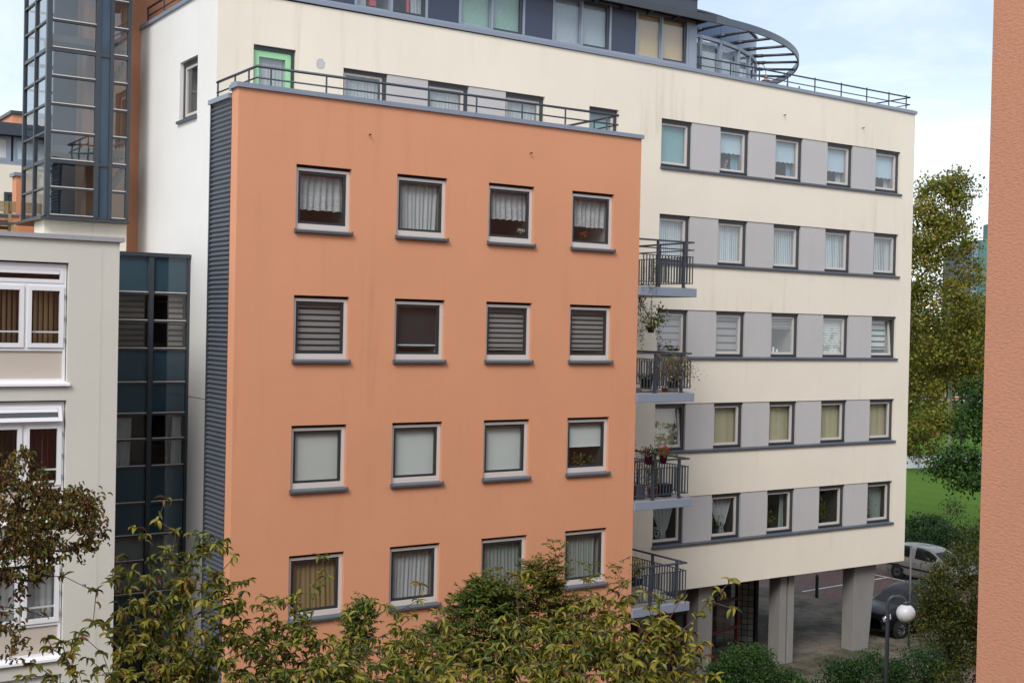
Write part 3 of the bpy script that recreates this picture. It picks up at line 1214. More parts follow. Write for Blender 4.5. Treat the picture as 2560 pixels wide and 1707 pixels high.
rp = curtain('narrow red cloth hanging in the penthouse window with a green plant', 4.52, 4.64, Z0P + .08, Z1P - .08, PY + .17, plain('red_cloth', (.5, .08, .08), .9), 1, .02, 0, seed=83)
# upper wall and canopy
mb = MB()
mb.box(-.3, 14.36, PY + .02, PY + .5, Z1P + .001, 20.66)
mb.build('upper_wall', 'slate_wall', ph)
MB().box(-.3, 14.40, PY - .03, PY + .6, 20.661, 20.72).build('roof_trim', 'anth', ph)
MB().box(-.3, 14.35, PY + .11, 9, 20.60, 20.655).build('roof', 'slate_wall', ph)
# beam and ring
RC = Vector((14.68, 11.71))
RR = 8.79
ZB0, ZB1 = 19.93, 20.14


def arc(r, a0, a1, n):
    return [(RC.x + r * math.cos(a0 + (a1 - a0) * i / n), RC.y + r * math.sin(a0 + (a1 - a0) * i / n)) for i in range(n + 1)]


def band(mb, p, q, z0, z1):
    """closed box following two parallel plan polylines"""
    for i in range(len(p) - 1):
        mb.hexa([(*p[i], z0), (*p[i + 1], z0), (*q[i + 1], z0), (*q[i], z0), (*p[i], z1), (*p[i + 1], z1), (*q[i + 1], z1), (*q[i], z1)])


MB().box(-.3, 14.678, 2.92, 2.99, ZB0, ZB1).build('canopy_beam', 'anth', ph)
mb = MB()
band(mb, arc(RR, -math.pi / 2, R_(70), 72), arc(RR - .06, -math.pi / 2, R_(70), 72), ZB0, ZB1)
mb.build('ring_beam', 'ring_slate', ph)
mb = MB()
for x in np.arange(.4, 14.4, 1.0):
    mb = MB()
    mb.hexa([(x - .03, 2.99, ZB0 + .06), (x + .03, 2.99, ZB0 + .06), (x + .03, PY + .02, ZB0 - .02), (x - .03, PY + .02, ZB0 - .02),
             (x - .03, 2.99, ZB1), (x + .03, 2.99, ZB1), (x + .03, PY + .02, ZB1), (x - .03, PY + .02, ZB1)])
    mb.build('canopy_bracket', 'anth', ph)
MB().box(-.3, 14.36, 2.995, PY + .02, ZB1 - .03, ZB1 - .01).build('canopy_plate', 'slate_wall', ph)
MB().box(14.30, 14.37, 2.99, PY + .02, ZB0 - .02, ZB1 - .035).build('canopy_end', 'anth', ph)
for k in range(14):
    an = R_(-86.3 + k * 8.3)
    c, s_ = math.cos(an), math.sin(an)
    p0 = (RC.x + 7.36 * c, RC.y + 7.36 * s_, 20.03)
    p1 = (RC.x + (RR - .05) * c, RC.y + (RR - .05) * s_, 20.03)
    MB().tube([p0, p1], .045, 10).tube([p0, (RC.x + 7.65 * c, RC.y + 7.65 * s_, 20.03)], .06, 10).build('canopy_spoke', 'anth', ph, True)
# curved glazing below the ring
GA = [-94, -84.9, -77.0, -68.0, -60.0, -51.6]
for k, g in enumerate(GA):
    c, s_ = math.cos(R_(g)), math.sin(R_(g))
    x, y = RC.x + 7.38 * c, RC.y + 7.38 * s_
    MB().bar((x, y, 18.36), (x, y, 19.86), .10, .09, (-s_, c, 0)).build('rotunda_mullion', 'grey_frame', ph)
for a, b in zip(GA, GA[1:]):
    pa = arc(7.36, R_(a + .4), R_(b - .4), 1)
    mb = MB()
    mb.face([(*pa[0], 18.4), (*pa[1], 18.4), (*pa[1], 19.83), (*pa[0], 19.83)])
    wd = mb.build('rotunda_pane', 'glass', ph)
    pb = arc(7.22, R_(a + .4), R_(b - .4), 1)
    mb = MB()
    for q in range(int(1.44 / .045)):
        z = 18.4 + q * .045
        mb.face([(*pb[0], z), (*pb[1], z), (*pb[1], z + .036), (*pb[0], z + .036)])
    mb.build('venetian_blind', 'ven_white', wd)
    pc = arc(6.9, R_(a + .4), R_(b - .4), 1)
    MB().face([(*pc[0], 18.4), (*pc[1], 18.4), (*pc[1], 19.83), (*pc[0], 19.83)]).build('room_lining', 'room', wd)
mb = MB()
band(mb, arc(7.42, R_(-94), R_(-51.3), 20), arc(7.28, R_(-94), R_(-51.3), 20), 19.83, 19.93)
mb.build('rotunda_head', 'grey_frame', ph)
for a, b in ((-94, -86), (-86, -77.2), (-77.2, -68.6), (-68.6, -60), (-60, -51.4)):
    mb = MB()
    band(mb, arc(7.40, R_(a + .06), R_(b - .06), 5), arc(7.25, R_(a + .06), R_(b - .06), 5), 19.931, 20.62)
    mb.build('rotunda_cladding', 'rotunda', ph, False)
mb = MB()
band(mb, arc(7.46, R_(-94), R_(-51.2), 20), arc(7.22, R_(-94), R_(-51.2), 20), 20.621, 20.68)
mb.build('rotunda_trim', 'anth', ph)
c, s_ = math.cos(R_(-51.4)), math.sin(R_(-51.4))
mb = MB()
mb.face([(RC.x + 7.3 * c, RC.y + 7.3 * s_, 18.36), (RC.x + 4 * c, RC.y + 4 * s_, 18.36), (RC.x + 4 * c, RC.y + 4 * s_, 20.62), (RC.x + 7.3 * c, RC.y + 7.3 * s_, 20.62)])
mb.build('rotunda_end_wall', 'rotunda', ph)
# small flue on the rotunda roof
MB().tube([(18.0, 5.9, 20.6), (18.0, 5.9, 20.85), (18.12, 5.9, 20.9)], .07, 10).build('flue', 'blackish', ph, True)
# hooked terrace lamp
p0 = Vector((RC.x + 7.4 * math.cos(R_(-52.5)), RC.y + 7.4 * math.sin(R_(-52.5)), 19.55))
lm = thing('terrace_lamp', 'small hooked wall lamp with a round shade at the end of the curved glazing', 'lamp', p0)
dv = Vector((.56, -.05, 0))
MB().tube([p0 + dv * t + Vector((0, 0, h)) for t, h in ((0, 0), (.12, .16), (.35, .26), (.6, .24), (.78, .10), (.82, -.12))], .012, 6).build('hook_arm', 'anth', lm, True)
q = p0 + dv * .82
MB().lathe([(.02, -.1), (.05, -.16), (.06, -.22), (.17, -.28), (.17, -.29), (.0, -.27)], q, 18).build('shade', plain('copper_shade', (.30, .17, .13), .4), lm, True)

# ------------------------------------------------------------------ tall orange wall behind the gable, and the glazed stair tower
tw = MB()
tw.face([(-1.95, 9.2, 0), (6, 9.2, 0), (6, 9.2, 25), (-1.95, 9.2, 25)])
tw.face([(-1.95, 11.2, 0), (-1.95, 9.2, 0), (-1.95, 9.2, 25), (-1.95, 11.2, 25)])
tw.face([(-1.95, 11.2, 0), (-1.95, 11.2, 25), (6, 11.2, 25), (6, 11.2, 0)])
tw.face([(-1.95, 9.2, 25), (6, 9.2, 25), (6, 11.2, 25), (-1.95, 11.2, 25)])
tag(tw.build('lift_shaft_tower', 'orange', None, False, 0, (0, 9.2, 0)), 'tall narrow orange rendered tower rising behind the white gable', 'tower')

st = thing('glass_stair_tower', 'dark framed glass stair tower with many small panes, beside the orange tower', 'tower', (-2.2, 9, 13))
TX0, TX1, TY0, TY1, TZ0, TZ1 = -3.285, -1.165, 8.0, 10.60, 13.33, 22.0
ZS = [13.36 + .705 * k for k in range(13)]
mb = MB()
mb.box(TX0, TX0 + .13, TY0, TY0 + .13, TZ0, TZ1)
mb.box(-2.065, -1.955, TY0, TY0 + .12, TZ0, TZ1)
mb.box(-1.70, -1.605, TY0, TY0 + .12, TZ0, TZ1)
mb.box(TX1 - .08, TX1, TY0, TY0 + .14, TZ0, TZ1)
mb.box(TX0, TX0 + .10, TY1 - .10, TY1, TZ0, TZ1)
mb.box(TX0, TX0 + .12, 9.26, 9.34, TZ0, TZ1)
each(mb, 'mullion', 'anth', st)
for k, z in enumerate(ZS):
    big = k % 4 == 2
    h = .09 if big else .05
    mb = MB()
    mb.box(TX0 + .131, -2.066, TY0 + .01, TY0 + .11, z - h, z)
    mb.box(-1.604, TX1 - .081, TY0 + .01, TY0 + .11, z - h, z)
    if big or k == 0:
        mb.box(-1.954, -1.701, TY0 + .01, TY0 + .11, z - h, z)
    mb.box(TX0 + .01, TX0 + .10, TY0 + .131, 9.259, z - h, z)
    mb.box(TX0 + .01, TX0 + .10, 9.341, TY1 - .101, z - h, z)
    mb.box(TX0 + .11, -1.96, TY1 - .09, TY1 - .01, z - h, z)
    each(mb, 'transom', 'anth', st)
    mb = MB()
    mb.box(TX0 + .14, -2.075, TY0 - .012, TY0 + .009, z + .001, z + .022)
    mb.box(-1.60, TX1 - .085, TY0 - .012, TY0 + .009, z + .001, z + .022)
    each(mb, 'glazing_bead', 'frame', st)
for k, (z, z2) in enumerate(zip(ZS, ZS[1:])):
    z2 -= .05
    MB().face([(TX0 + .13, TY0 + .06, z), (-2.066, TY0 + .06, z), (-2.066, TY0 + .06, z2), (TX0 + .13, TY0 + .06, z2)]).build('pane', 'glass_t', st)
    MB().face([(-1.604, TY0 + .06, z), (TX1 - .08, TY0 + .06, z), (TX1 - .08, TY0 + .06, z2), (-1.604, TY0 + .06, z2)]).build('pane', 'glass_t', st)
    MB().face([(TX0 + .05, 9.26, z), (TX0 + .05, TY0 + .13, z), (TX0 + .05, TY0 + .13, z2), (TX0 + .05, 9.26, z2)]).build('pane', 'glass_t', st)
    MB().face([(TX0 + .05, TY1 - .1, z), (TX0 + .05, 9.34, z), (TX0 + .05, 9.34, z2), (TX0 + .05, TY1 - .1, z2)]).build('pane', 'glass_t', st)
    MB().face([(TX0 + .1, TY1 - .05, z), (-1.96, TY1 - .05, z), (-1.96, TY1 - .05, z2), (TX0 + .1, TY1 - .05, z2)]).build('pane', 'glass_t', st)
for a, b in ((0, 2), (2, 6), (6, 10), (10, 12)):
    MB().box(-1.954, -1.701, TY0 + .05, TY0 + .09, ZS[a] + .002, ZS[b] - .092).build('blue_panel', plain('slate_blue_glass', (.030, .060, .095), .12, 0, .6, .05), st)
mb = MB()
mb.hexa([(TX0 - .12, TY0 - .12, 13.24), (TX1, TY0 - .12, 13.24), (TX1, TY1 + .5, 13.24), (TX0 - .12, TY1 + .5, 13.24),
         (TX0 - .12, TY0 - .12, 13.30), (TX1, TY0 - .12, 13.30), (TX1, TY1 + .5, 13.30), (TX0 - .12, TY1 + .5, 13.30)])
mb.build('base_ledge', 'anth', st)
MB().box(-2.72, -2.12, 9.60, 9.72, TZ0, TZ1).build('core_panel', 'slate_wall', st)
for f in range(3):
    z = ZS[0] + f * 2.82
    mb = MB()
    mb.hexa([(-1.93, 8.35, z + .0), (-1.14, 8.35, z + 1.25), (-1.14, 9.0, z + 1.25), (-1.93, 9.0, z + .0),
             (-1.93, 8.35, z + .18), (-1.14, 8.35, z + 1.43), (-1.14, 9.0, z + 1.43), (-1.93, 9.0, z + .18)])
    mb.box(-3.1, -1.16, 8.3, 9.15, z + 1.62, z + 1.80)
    mb.build('stair_flight', 'concrete', st)
    mb = MB()
    for q in range(9):
        x = -1.88 + q * .09
        zz_ = z + .2 + (x + 1.93) * 1.58
        mb.tube([(x, 8.33, zz_), (x, 8.33, zz_ + .9)], .010, 5)
    mb.tube([(-1.93, 8.33, z + 1.1), (-1.16, 8.33, z + 2.32)], .02, 6)
    mb.build('stair_railing', 'grey_frame', st)
MB().box(-3.25, -1.165, 8.15, 9.19, 0, 13.235).build('base_wall', 'cream', st)

# ------------------------------------------------------------------ recessed glazed bay between wing and gable
gb = thing('blue_glazed_bay', 'dark blue glazed bay of stacked panes between pale wing and white gable', 'glazing', (-1.5, 4.95, 0))
GY = 4.95
ROWS = [12.27, 11.36, 10.69, 10.02, 9.21, 8.465, 7.85, 7.20, 6.33, 5.55, 4.94, 4.15, 3.39, 2.64, 1.9, 1.0]
KIND = ['s', 'w', 'w', 's', 's', 'w', 'w', 's', 's', 'w', 'w', 's', 's', 'w', 'w']
mb = MB()
mb.box(-1.56, -1.455, GY - .05, GY + .08, .5, 12.27)
mb.box(-.62, -.555, GY - .03, GY + .08, .5, 12.27)
mb.box(-3.30, -3.2, GY - .03, GY + .08, .5, 12.27)
mb.box(-3.30, -.552, GY - .07, GY + .2, 12.271, 12.36)
each(mb, 'mullion', 'anth', gb)
for r, (z1, z0) in enumerate(zip(ROWS, ROWS[1:])):
    for a, b in ((-3.2, -1.56), (-1.455, -.62)):
        MB().box(a + .001, b - .001, GY - .03, GY + .07, z0, z0 + .07).build('transom', 'anth', gb)
        MB().box(a + .03, b - .03, GY - .045, GY - .031, z0 + .05, z0 + .072).build('glazing_bead', 'frame', gb)
        if KIND[r] == 's':
            MB().box(a + .01, b - .01, GY + .02, GY + .05, z0 + .071, z1 - .001).build('spandrel_pane', 'spandrel', gb)
        else:
            MB().face([(a, GY + .03, z0 + .07), (b, GY + .03, z0 + .07), (b, GY + .03, z1), (a, GY + .03, z1)]).build('pane', 'glass', gb)
for (z0, z1) in ((10.02, 11.36), (7.20, 8.465), (4.15, 5.55)):
    mb = MB()
    mb.face([(-3.2, GY + 1.3, z0), (-.6, GY + 1.3, z0), (-.6, GY + 1.3, z1), (-3.2, GY + 1.3, z1)])
    mb.face([(-.6, GY + .08, z0), (-.6, GY + 1.3, z0), (-.6, GY + 1.3, z1), (-.6, GY + .08, z1)])
    mb.face([(-3.2, GY + .08, z0), (-.6, GY + .08, z0), (-.6, GY + 1.3, z0), (-3.2, GY + 1.3, z0)])
    mb.face([(-3.2, GY + .08, z1), (-.6, GY + .08, z1), (-.6, GY + 1.3, z1), (-3.2, GY + 1.3, z1)])
    mb.build('room_lining', 'room_dark', gb)
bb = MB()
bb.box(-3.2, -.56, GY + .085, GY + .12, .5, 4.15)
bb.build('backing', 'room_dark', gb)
duo(gb, -2.6, -1.6, 10.08, 11.3, GY + .2, plain('brown_blind', (.13, .10, .08), .9), 9, .6, False)
duo(gb, -1.0, -.65, 10.08, 11.3, GY + .2, plain('taupe_blind', (.26, .22, .19), .9), 9, .6, False)
curtain('pale curtain in the middle left pane of the blue glazed bay', -2.45, -1.85, 7.25, 8.4, GY + .22, 'drape_white', 5, .03, 0, seed=91)
curtain('white curtain at the right edge of the blue glazed bay, middle storey', -.86, -.64, 7.25, 8.4, GY + .22, 'drape_white', 3, .03, 0, seed=92)
curtain('grey striped curtain across the lower storey of the blue glazed bay', -2.5, -.64, 4.2, 5.5, GY + .22, 'drape_grey', 14, .03, 0, seed=93)
MB().face([(CX0 - .006, 4.92, 8.90), (CX0 - .006, 1.62, 8.90), (CX0 - .006, 1.62, 8.912), (CX0 - .006, 4.92, 8.912)]).build('movement_joint', 'blackish', cb)

# ------------------------------------------------------------------ pale wing at the left
AY = 1.40
an_ = thing('pale_apartment_wing', 'pale grey rendered apartment wing with white windows at the left edge', 'building', (-6, AY, 0))
AX0, AX1, AZT = -12.0, -3.315, 12.36
ops = []
for j in range(4):
    zt = 11.885 - 2.8 * j
    ops.append((-8.1, -4.34, max(.4, zt - 2.47), zt))
mb = MB()
wall_y(mb, AY, AX0, AX1, 0, AZT, ops, .20)
mb.face([(AX1, AY, 0), (AX1, 8.1, 0), (AX1, 8.1, AZT), (AX1, AY, AZT)])
mb.face([(AX0, AY, AZT - .1), (AX1, AY, AZT - .1), (AX1, 8.1, AZT - .1), (AX0, 8.1, AZT - .1)])
mb.face([(AX0, 8.1, 0), (AX0, 8.1, AZT), (AX1, 8.1, AZT), (AX1, 8.1, 0)])
mb.build('wall', 'annex', an_)
cop2 = plain('grey_lead_coping', (.33, .34, .37), .5, 0, .4, .06)
for a, b in ((AX0, -8.0), (-8.0, -4.28), (-4.28, -3.93), (-3.93, AX1 + .09)):
    MB().box(a + .002, b - .002, AY - .07, AY + .3, AZT + .001, AZT + .095).build('coping', cop2, an_)
MB().box(AX1 - .22, AX1 + .07, AY + .301, 8.1, AZT + .001, AZT + .095).build('coping', cop2, an_)
for x in (-3.69, -3.66):
    MB().box(x - .003, x + .003, AY - .004, AY + .01, 3.0, 12.2).build('render_joint', 'annex', an_)
for j in range(4):
    zt = 11.885 - 2.8 * j
    x0, x1 = -8.1, -4.34
    y = AY + .10
    zb = max(.4, zt - 2.47)
    mb = MB()
    ring_frame(mb, x0, x1 - .02, zb + .02, zt - .03, y, y + .09, .06, .055, .085, .06)
    mb.box(x0 + .06, x1 - .075, y, y + .09, zt - .49, zt - .42)
    mb.box(x0 + .06, x1 - .075, y, y + .09, zt - 1.80, zt - 1.735)
    for k in range(1, 5):
        x = -4.40 - .745 * k
        mb.box(x - .035, x + .035, y + .002, y + .088, zt - 1.735, zt - .49)
    wd = mb.build('window', 'white_frame', an_)
    # top-hung vent light
    mb = MB()
    off = .12 if j == 1 else 0.0

    def ty(z):
        return y - .012 - off * (zt - .09 - z) / .33
    for (a, b, c, d) in ((x0 + .06, x1 - .078, zt - .42, zt - .345), (x0 + .06, x1 - .078, zt - .165, zt - .09), (x1 - .15, x1 - .078, zt - .345, zt - .165)):
        mb.hexa([(a, ty(c), c), (b, ty(c), c), (b, ty(c) + .05, c), (a, ty(c) + .05, c), (a, ty(d), d), (b, ty(d), d), (b, ty(d) + .05, d), (a, ty(d) + .05, d)])
    vl = mb.build('vent_light', 'white_frame', wd)
    zc = zt - .22
    MB().hexa([(x0 + .07, ty(zc - .02) - .004, zc - .02), (x1 - .16, ty(zc - .02) - .004, zc - .02), (x1 - .16, ty(zc - .02) + .02, zc - .02), (x0 + .07, ty(zc - .02) + .02, zc - .02),
               (x0 + .07, ty(zc + .05) - .004, zc + .05), (x1 - .16, ty(zc + .05) - .004, zc + .05), (x1 - .16, ty(zc + .05) + .02, zc + .05), (x0 + .07, ty(zc + .05) + .02, zc + .05)]).build('vent_grille', 'white_frame', wd)
    z0_, z1_ = zt - .345, zt - .165
    MB().face([(x0 + .07, ty(z0_) + .02, z0_), (x1 - .15, ty(z0_) + .02, z0_), (x1 - .15, ty(z1_) + .02, z1_), (x0 + .07, ty(z1_) + .02, z1_)]).build('vent_pane', 'glass', wd)
    # casements
    for k in range(4):
        b = -4.40 - .745 * k - (.005 if k == 0 else .036)
        a = -4.40 - .745 * (k + 1) + .036
        c, d = zt - 1.733, zt - .492
        if c < .5:
            continue
        mb = MB()
        ring_frame(mb, a, b, c, d, y - .028, y + .05, .075, .085, .09, .085)
        mb.build('casement', 'white_frame', wd)
        MB().face([(a + .075, y + .01, c + .09), (b - .085, y + .01, c + .09), (b - .085, y + .01, d - .085), (a + .075, y + .01, d - .085)]).build('pane', 'glass', wd)
        MB().box(a + .075, b - .085, y + .03, y + .05, c + .30, c + .335).build('guard_bar', 'white_frame', wd)
        for hz_ in (.12, .55, 1.0):
            if k == 0:
                MB().box(b + .005, b + .022, y - .04, y - .01, c + hz_, c + hz_ + .09).build('hinge', 'grey_frame', wd)
    MB().box(x0 + .062, x1 - .077, y + .035, y + .06, zb + .107, zt - 1.802).build('lower_panel', plain('beige_panel', (.52, .46, .40), .6, 0, .3, .02), wd)
    MB().prism_x([(AY + .1, zb + .05), (AY - .07, zb + .01), (AY - .075, zb - .035), (AY - .06, zb - .035), (AY + .1, zb - .015)], x0, x1 + .05).build('sill', 'white_frame', wd)
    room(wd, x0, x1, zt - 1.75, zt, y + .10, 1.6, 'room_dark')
    if j == 0:
        vblind(wd, x0, x1, zt - 1.72, zt - .5, y + .24, 'vb_brown', .10, 40)
    elif j == 1:
        vblind(wd, x0, x1, zt - 1.72, zt - .5, y + .24, 'vb_dark', .11, 78)
        curtain('dark red drape behind pale slats in the middle window of the pale wing', -5.1, -4.45, zt - 1.7, zt - .5, y + .45, 'drape_red', 6, .03, 0, seed=95)
    else:
        curtain('white lace net curtain in the %s window of the pale wing' % ('third' if j == 2 else 'lowest'), -6.8, -4.42, max(.5, zt - 1.72), zt - .5, y + .22, 'lace', 16, .03, 0, seed=96 + j)

# ------------------------------------------------------------------ things beyond the pale wing's roof
bgd = thing('rear_apartment_block', 'cream and slate block seen beyond the roof of the pale wing', 'building', (-5, 30, 0))
A = at(0, 480, 46)
Y2 = 32.0


def onY(px, py, Y):
    d = ROT @ Vector(((px - 1280) / FPX, -(py - 853.5) / FPX, -1.0))
    return CAM + d * ((Y - CAM.y) / d.y)


p = onY(60, 480, Y2)
q = onY(60, 405, Y2)
zl, zh = onY(20, 412, Y2).z, onY(20, 308, Y2).z
xl, xr = p.x - 14, p.x + 1.2
MB().box(xl, xr, Y2, Y2 + 8, 0, zl).build('wall', 'cream', bgd)
zw0, zw1 = onY(20, 402, Y2).z, onY(20, 338, Y2).z
MB().box(xl, xr, Y2 + .1, Y2 + 7.9, zl + .001, zw0).build('ledge', 'coping', bgd)
MB().box(xl, xr, Y2 + .5, Y2 + 7.5, zw0 + .001, zw1).build('window_band_backing', 'room', bgd)
MB().box(xl, xr, Y2 - .2, Y2 + 8, zw1 + .001, zh).build('slate_fascia', 'slate_wall', bgd)
xm = onY(31, 370, Y2).x
for k in range(4):
    b = xm - k * 2.6
    mb = MB()
    ring_frame(mb, b - 2.55, b, zw0 + .02, zw1 - .02, Y2 + .25, Y2 + .4, .1, .18, .12, .12)
    wd = mb.build('window', 'grey_frame', bgd)
    MB().face([(b - 2.45, Y2 + .33, zw0 + .1), (b - .15, Y2 + .33, zw0 + .1), (b - .15, Y2 + .33, zw1 - .1), (b - 2.45, Y2 + .33, zw1 - .1)]).build('pane', 'blind_grey', wd)
b = xm + 2.5
mb = MB()
ring_frame(mb, xm + .1, b, zw0 + .02, zw1 - .02, Y2 + .25, Y2 + .4, .1, .1, .12, .12)
wd = mb.build('window', 'grey_frame', bgd)
MB().face([(xm + .2, Y2 + .33, zw0 + .1), (b - .1, Y2 + .33, zw0 + .1), (b - .1, Y2 + .33, zw1 - .1), (xm + .2, Y2 + .33, zw1 - .1)]).build('pane', 'blind_sky', wd)
o1 = onY(8, 300, 36.0)
zt_ = onY(40, 286, 36.0).z
MB().box(o1.x + .4, o1.x + 5, 36.0, 40, 10, zt_).build('roof_stair_box', 'orange', bgd)
MB().box(o1.x + .3, o1.x + 5.1, 35.9, 40.1, zt_ + .001, zt_ + .15).build('roof_stair_trim', 'anth', bgd)
a0, a1 = onY(10, 480, Y2), onY(40, 505, Y2)
mb = MB()
ring_frame(mb, a0.x, a1.x + 1.2, a1.z - .8, a0.z, Y2 - .06, Y2 - .001, .15, .1, .1, .12)
wd = mb.build('window', 'anth', bgd)
MB().box(a0.x + .15, a1.x + 1.1, Y2 - .03, Y2 - .002, a1.z - .7, a0.z - .12).build('pane', 'spandrel', wd)
# orange pier with coping, at the back of the wing's roof
p0, p1 = onY(41, 440, 12.5), onY(60, 600, 12.5)
mb = MB()
mb.box(p0.x, p1.x + .4, 12.5, 13.0, 10, p0.z)
pr = mb.build('orange_pier', 'orange', None, False, 0, (p0.x, 12.5, 10))
tag(pr, 'slim orange rendered pier with a slate cap left of the glass tower', 'pier')
MB().box(p0.x - .07, p1.x + .45, 12.45, 13.05, p0.z + .001, p0.z + .10).build('cap', 'coping', pr)
# bamboo screen
s0, s1 = onY(-30, 500, 11.5), onY(40, 532, 11.5)
sc_ = thing('timber_screen', 'weathered timber fence panel on the roof behind the pale wing', 'fence', (s0.x, 11.5, s1.z))
nb = 8
for k in range(nb):
    z = s1.z + (s0.z - s1.z) * k / nb
    MB().box(s0.x, s1.x, 11.5, 11.52, z + .004, z + (s0.z - s1.z) / nb - .004).build('board', 'wood', sc_)
for x in (s0.x + .2, (s0.x + s1.x) / 2 + .12):
    MB().box(x - .04, x + .04, 11.47, 11.499, s1.z - .3, s0.z).build('batten', 'wood', sc_)
orp = MB().box(s0.x, s1.x + .1, 11.56, 11.8, s1.z - 2, s1.z - .08)
opo = orp.build('parapet', 'orange', None, False, 0, (s0.x, 11.6, s1.z - 2))
tag(opo, 'low orange parapet below the timber fence panel', 'parapet')
MB().box(s0.x, s1.x + .15, 11.5, 11.86, s1.z - .079, s1.z - .03).build('cap', 'coping', opo)
# slatted garden chair on the wing's roof
c0, c1 = onY(-20, 531, 4.2), onY(24, 578, 4.2)
gc = thing('garden_chair', 'dark slatted wooden garden chair on the roof of the pale wing', 'chair', (c0.x, 4.2, AZT))
for x in (c0.x, c1.x):
    MB().box(x - .03, x + .03, 4.2, 4.25, AZT - .05, c0.z).build('back_post', 'wood', gc)
    MB().box(x - .03, x + .03, 3.7, 3.75, AZT - .05, AZT + .4).build('leg', 'wood', gc)
dwood = plain('dark_teak', (.07, .055, .05), .7, 0, .3, .2)
for k in range(4):
    z = c0.z - .06 - k * .13
    MB().box(c0.x + .031, c1.x - .031, 4.205, 4.235, z - .04, z + .035).build('back_slat', dwood, gc)
MB().box(c0.x, c1.x, 3.7, 4.19, AZT + .401, AZT + .44).build('seat', dwood, gc)

# ------------------------------------------------------------------ near orange wing at the right edge
d = ROT @ Vector(((2462 - 1280) / FPX, 0, -1.0))
d2 = Vector((d.x, d.y)).normalized()
E0 = Vector((CAM.x, CAM.y)) + d2 * 11.5
nw_ = MB()
nw_.hexa([(E0.x, -33, 0), (28, -33, 0), (28, E0.y, 0), (E0.x, E0.y, 0), (E0.x, -33, 18), (28, -33, 18), (28, E0.y, 18), (E0.x, E0.y, 18)])  # unseen run behind the visible face, lengthened to darken the lower cream facade
tag(nw_.build('near_orange_wall', 'orange_near', None, False, 0, (E0.x, E0.y, 0)), 'rough orange rendered wall close by at the right edge', 'wall')

# ------------------------------------------------------------------ entrance under the overhang
en = thing('glass_block_screen', 'screen of square glass blocks in a dark steel frame under the cream block', 'wall', (19.9, 6, 0))
dirv = Vector((-.64, .77, 0)).normalized()
P0 = Vector((19.96, 6.0, 0))
bs = .20
blk = MB().box(-.088, .088, -.03, .03, -.088, .088).mesh('glass_block')


def gblock():
    m = NT('glass_block_glass')
    oi = m.n('ShaderNodeObjectInfo')
    c = m.ramp(oi.outputs['Random'], [(0, (.18, .23, .21)), (.5, (.28, .32, .30)), (1, (.38, .41, .39))])
    n = m.noise(m.coord((14, 14, 14)), 1.0, 3, .5)
    m.base(c, .12, 0, .6).bump(n, .6, .02)
    return m.m


M['gblock'] = gblock()
blk.materials.append(M['gblock'])
an2 = math.atan2(dirv.y, dirv.x)
for i in range(10):
    for k in range(14):
        c = P0 + dirv * (.16 + bs * i)
        place('glass_block', blk, 'gblock', en, (c.x, c.y, .12 + bs * (k + .5)), (0, 0, an2))
mb = MB()
A2, B2 = P0 + dirv * .04, P0 + dirv * (2.1)
n2 = Vector((-dirv.y, dirv.x, 0))
for i in range(11):
    c = P0 + dirv * (.06 + bs * i)
    mb.bar((c.x, c.y, .1), (c.x, c.y, 2.95), .05, .024, dirv)
for k in range(15):
    z = .12 + bs * k
    mb.bar((A2.x, A2.y, z), (B2.x, B2.y, z), .05, .022)
mb.build('steel_grid', 'blackish', en)
each(MB().bar((P0.x, P0.y, 0), (P0.x, P0.y, 2.97), .13, .13).bar((B2.x, B2.y, 0), (B2.x, B2.y, 2.97), .1, .1), 'end_post', 'blackish', en)

sf = thing('entrance_front', 'dark red framed glazed entrance front behind the first concrete column', 'shopfront', (16, 4.8, 0))
S0, S1 = Vector((18.35, 5.25, 0)), Vector((13.0, 3.95, 0))
L_ = (S1 - S0).length
sd_ = (S1 - S0).normalized()
mb = MB()
posts = [0, 1.55, 3.0, 3.6, 4.5, L_]
for t in posts:
    c = S0 + sd_ * t
    mb.bar((c.x, c.y, 0), (c.x, c.y, 2.95), .12, .09, sd_)
each(mb, 'post', 'red_frame', sf)
for z, h in ((2.84, .12), (1.95, .09), (1.02, .09), (.12, .11)):
    MB().bar((S0.x, S0.y, z), (S1.x, S1.y, z), .09, h).build('transom', 'red_frame', sf)
for t0, t1 in zip(posts, posts[1:]):
    for z0, z1 in ((.18, .97), (1.07, 1.90), (2.0, 2.78)):
        a, b = S0 + sd_ * (t0 + .06), S0 + sd_ * (t1 - .06)
        if t0 == 3.0:
            MB().face([(a.x, a.y, z0), (b.x, b.y, z0), (b.x, b.y, z1), (a.x, a.y, z1)]).build('green_panel', 'green_panel', sf)
        else:
            MB().face([(a.x, a.y, z0), (b.x, b.y, z0), (b.x, b.y, z1), (a.x, a.y, z1)]).build('pane', 'glass_t', sf)
MB().bar((S0.x - .3, S0.y + 3.2, 1.5), (S1.x, S1.y + 3.2, 1.5), .1, 3.0).build('inner_wall', 'room_dark', sf)

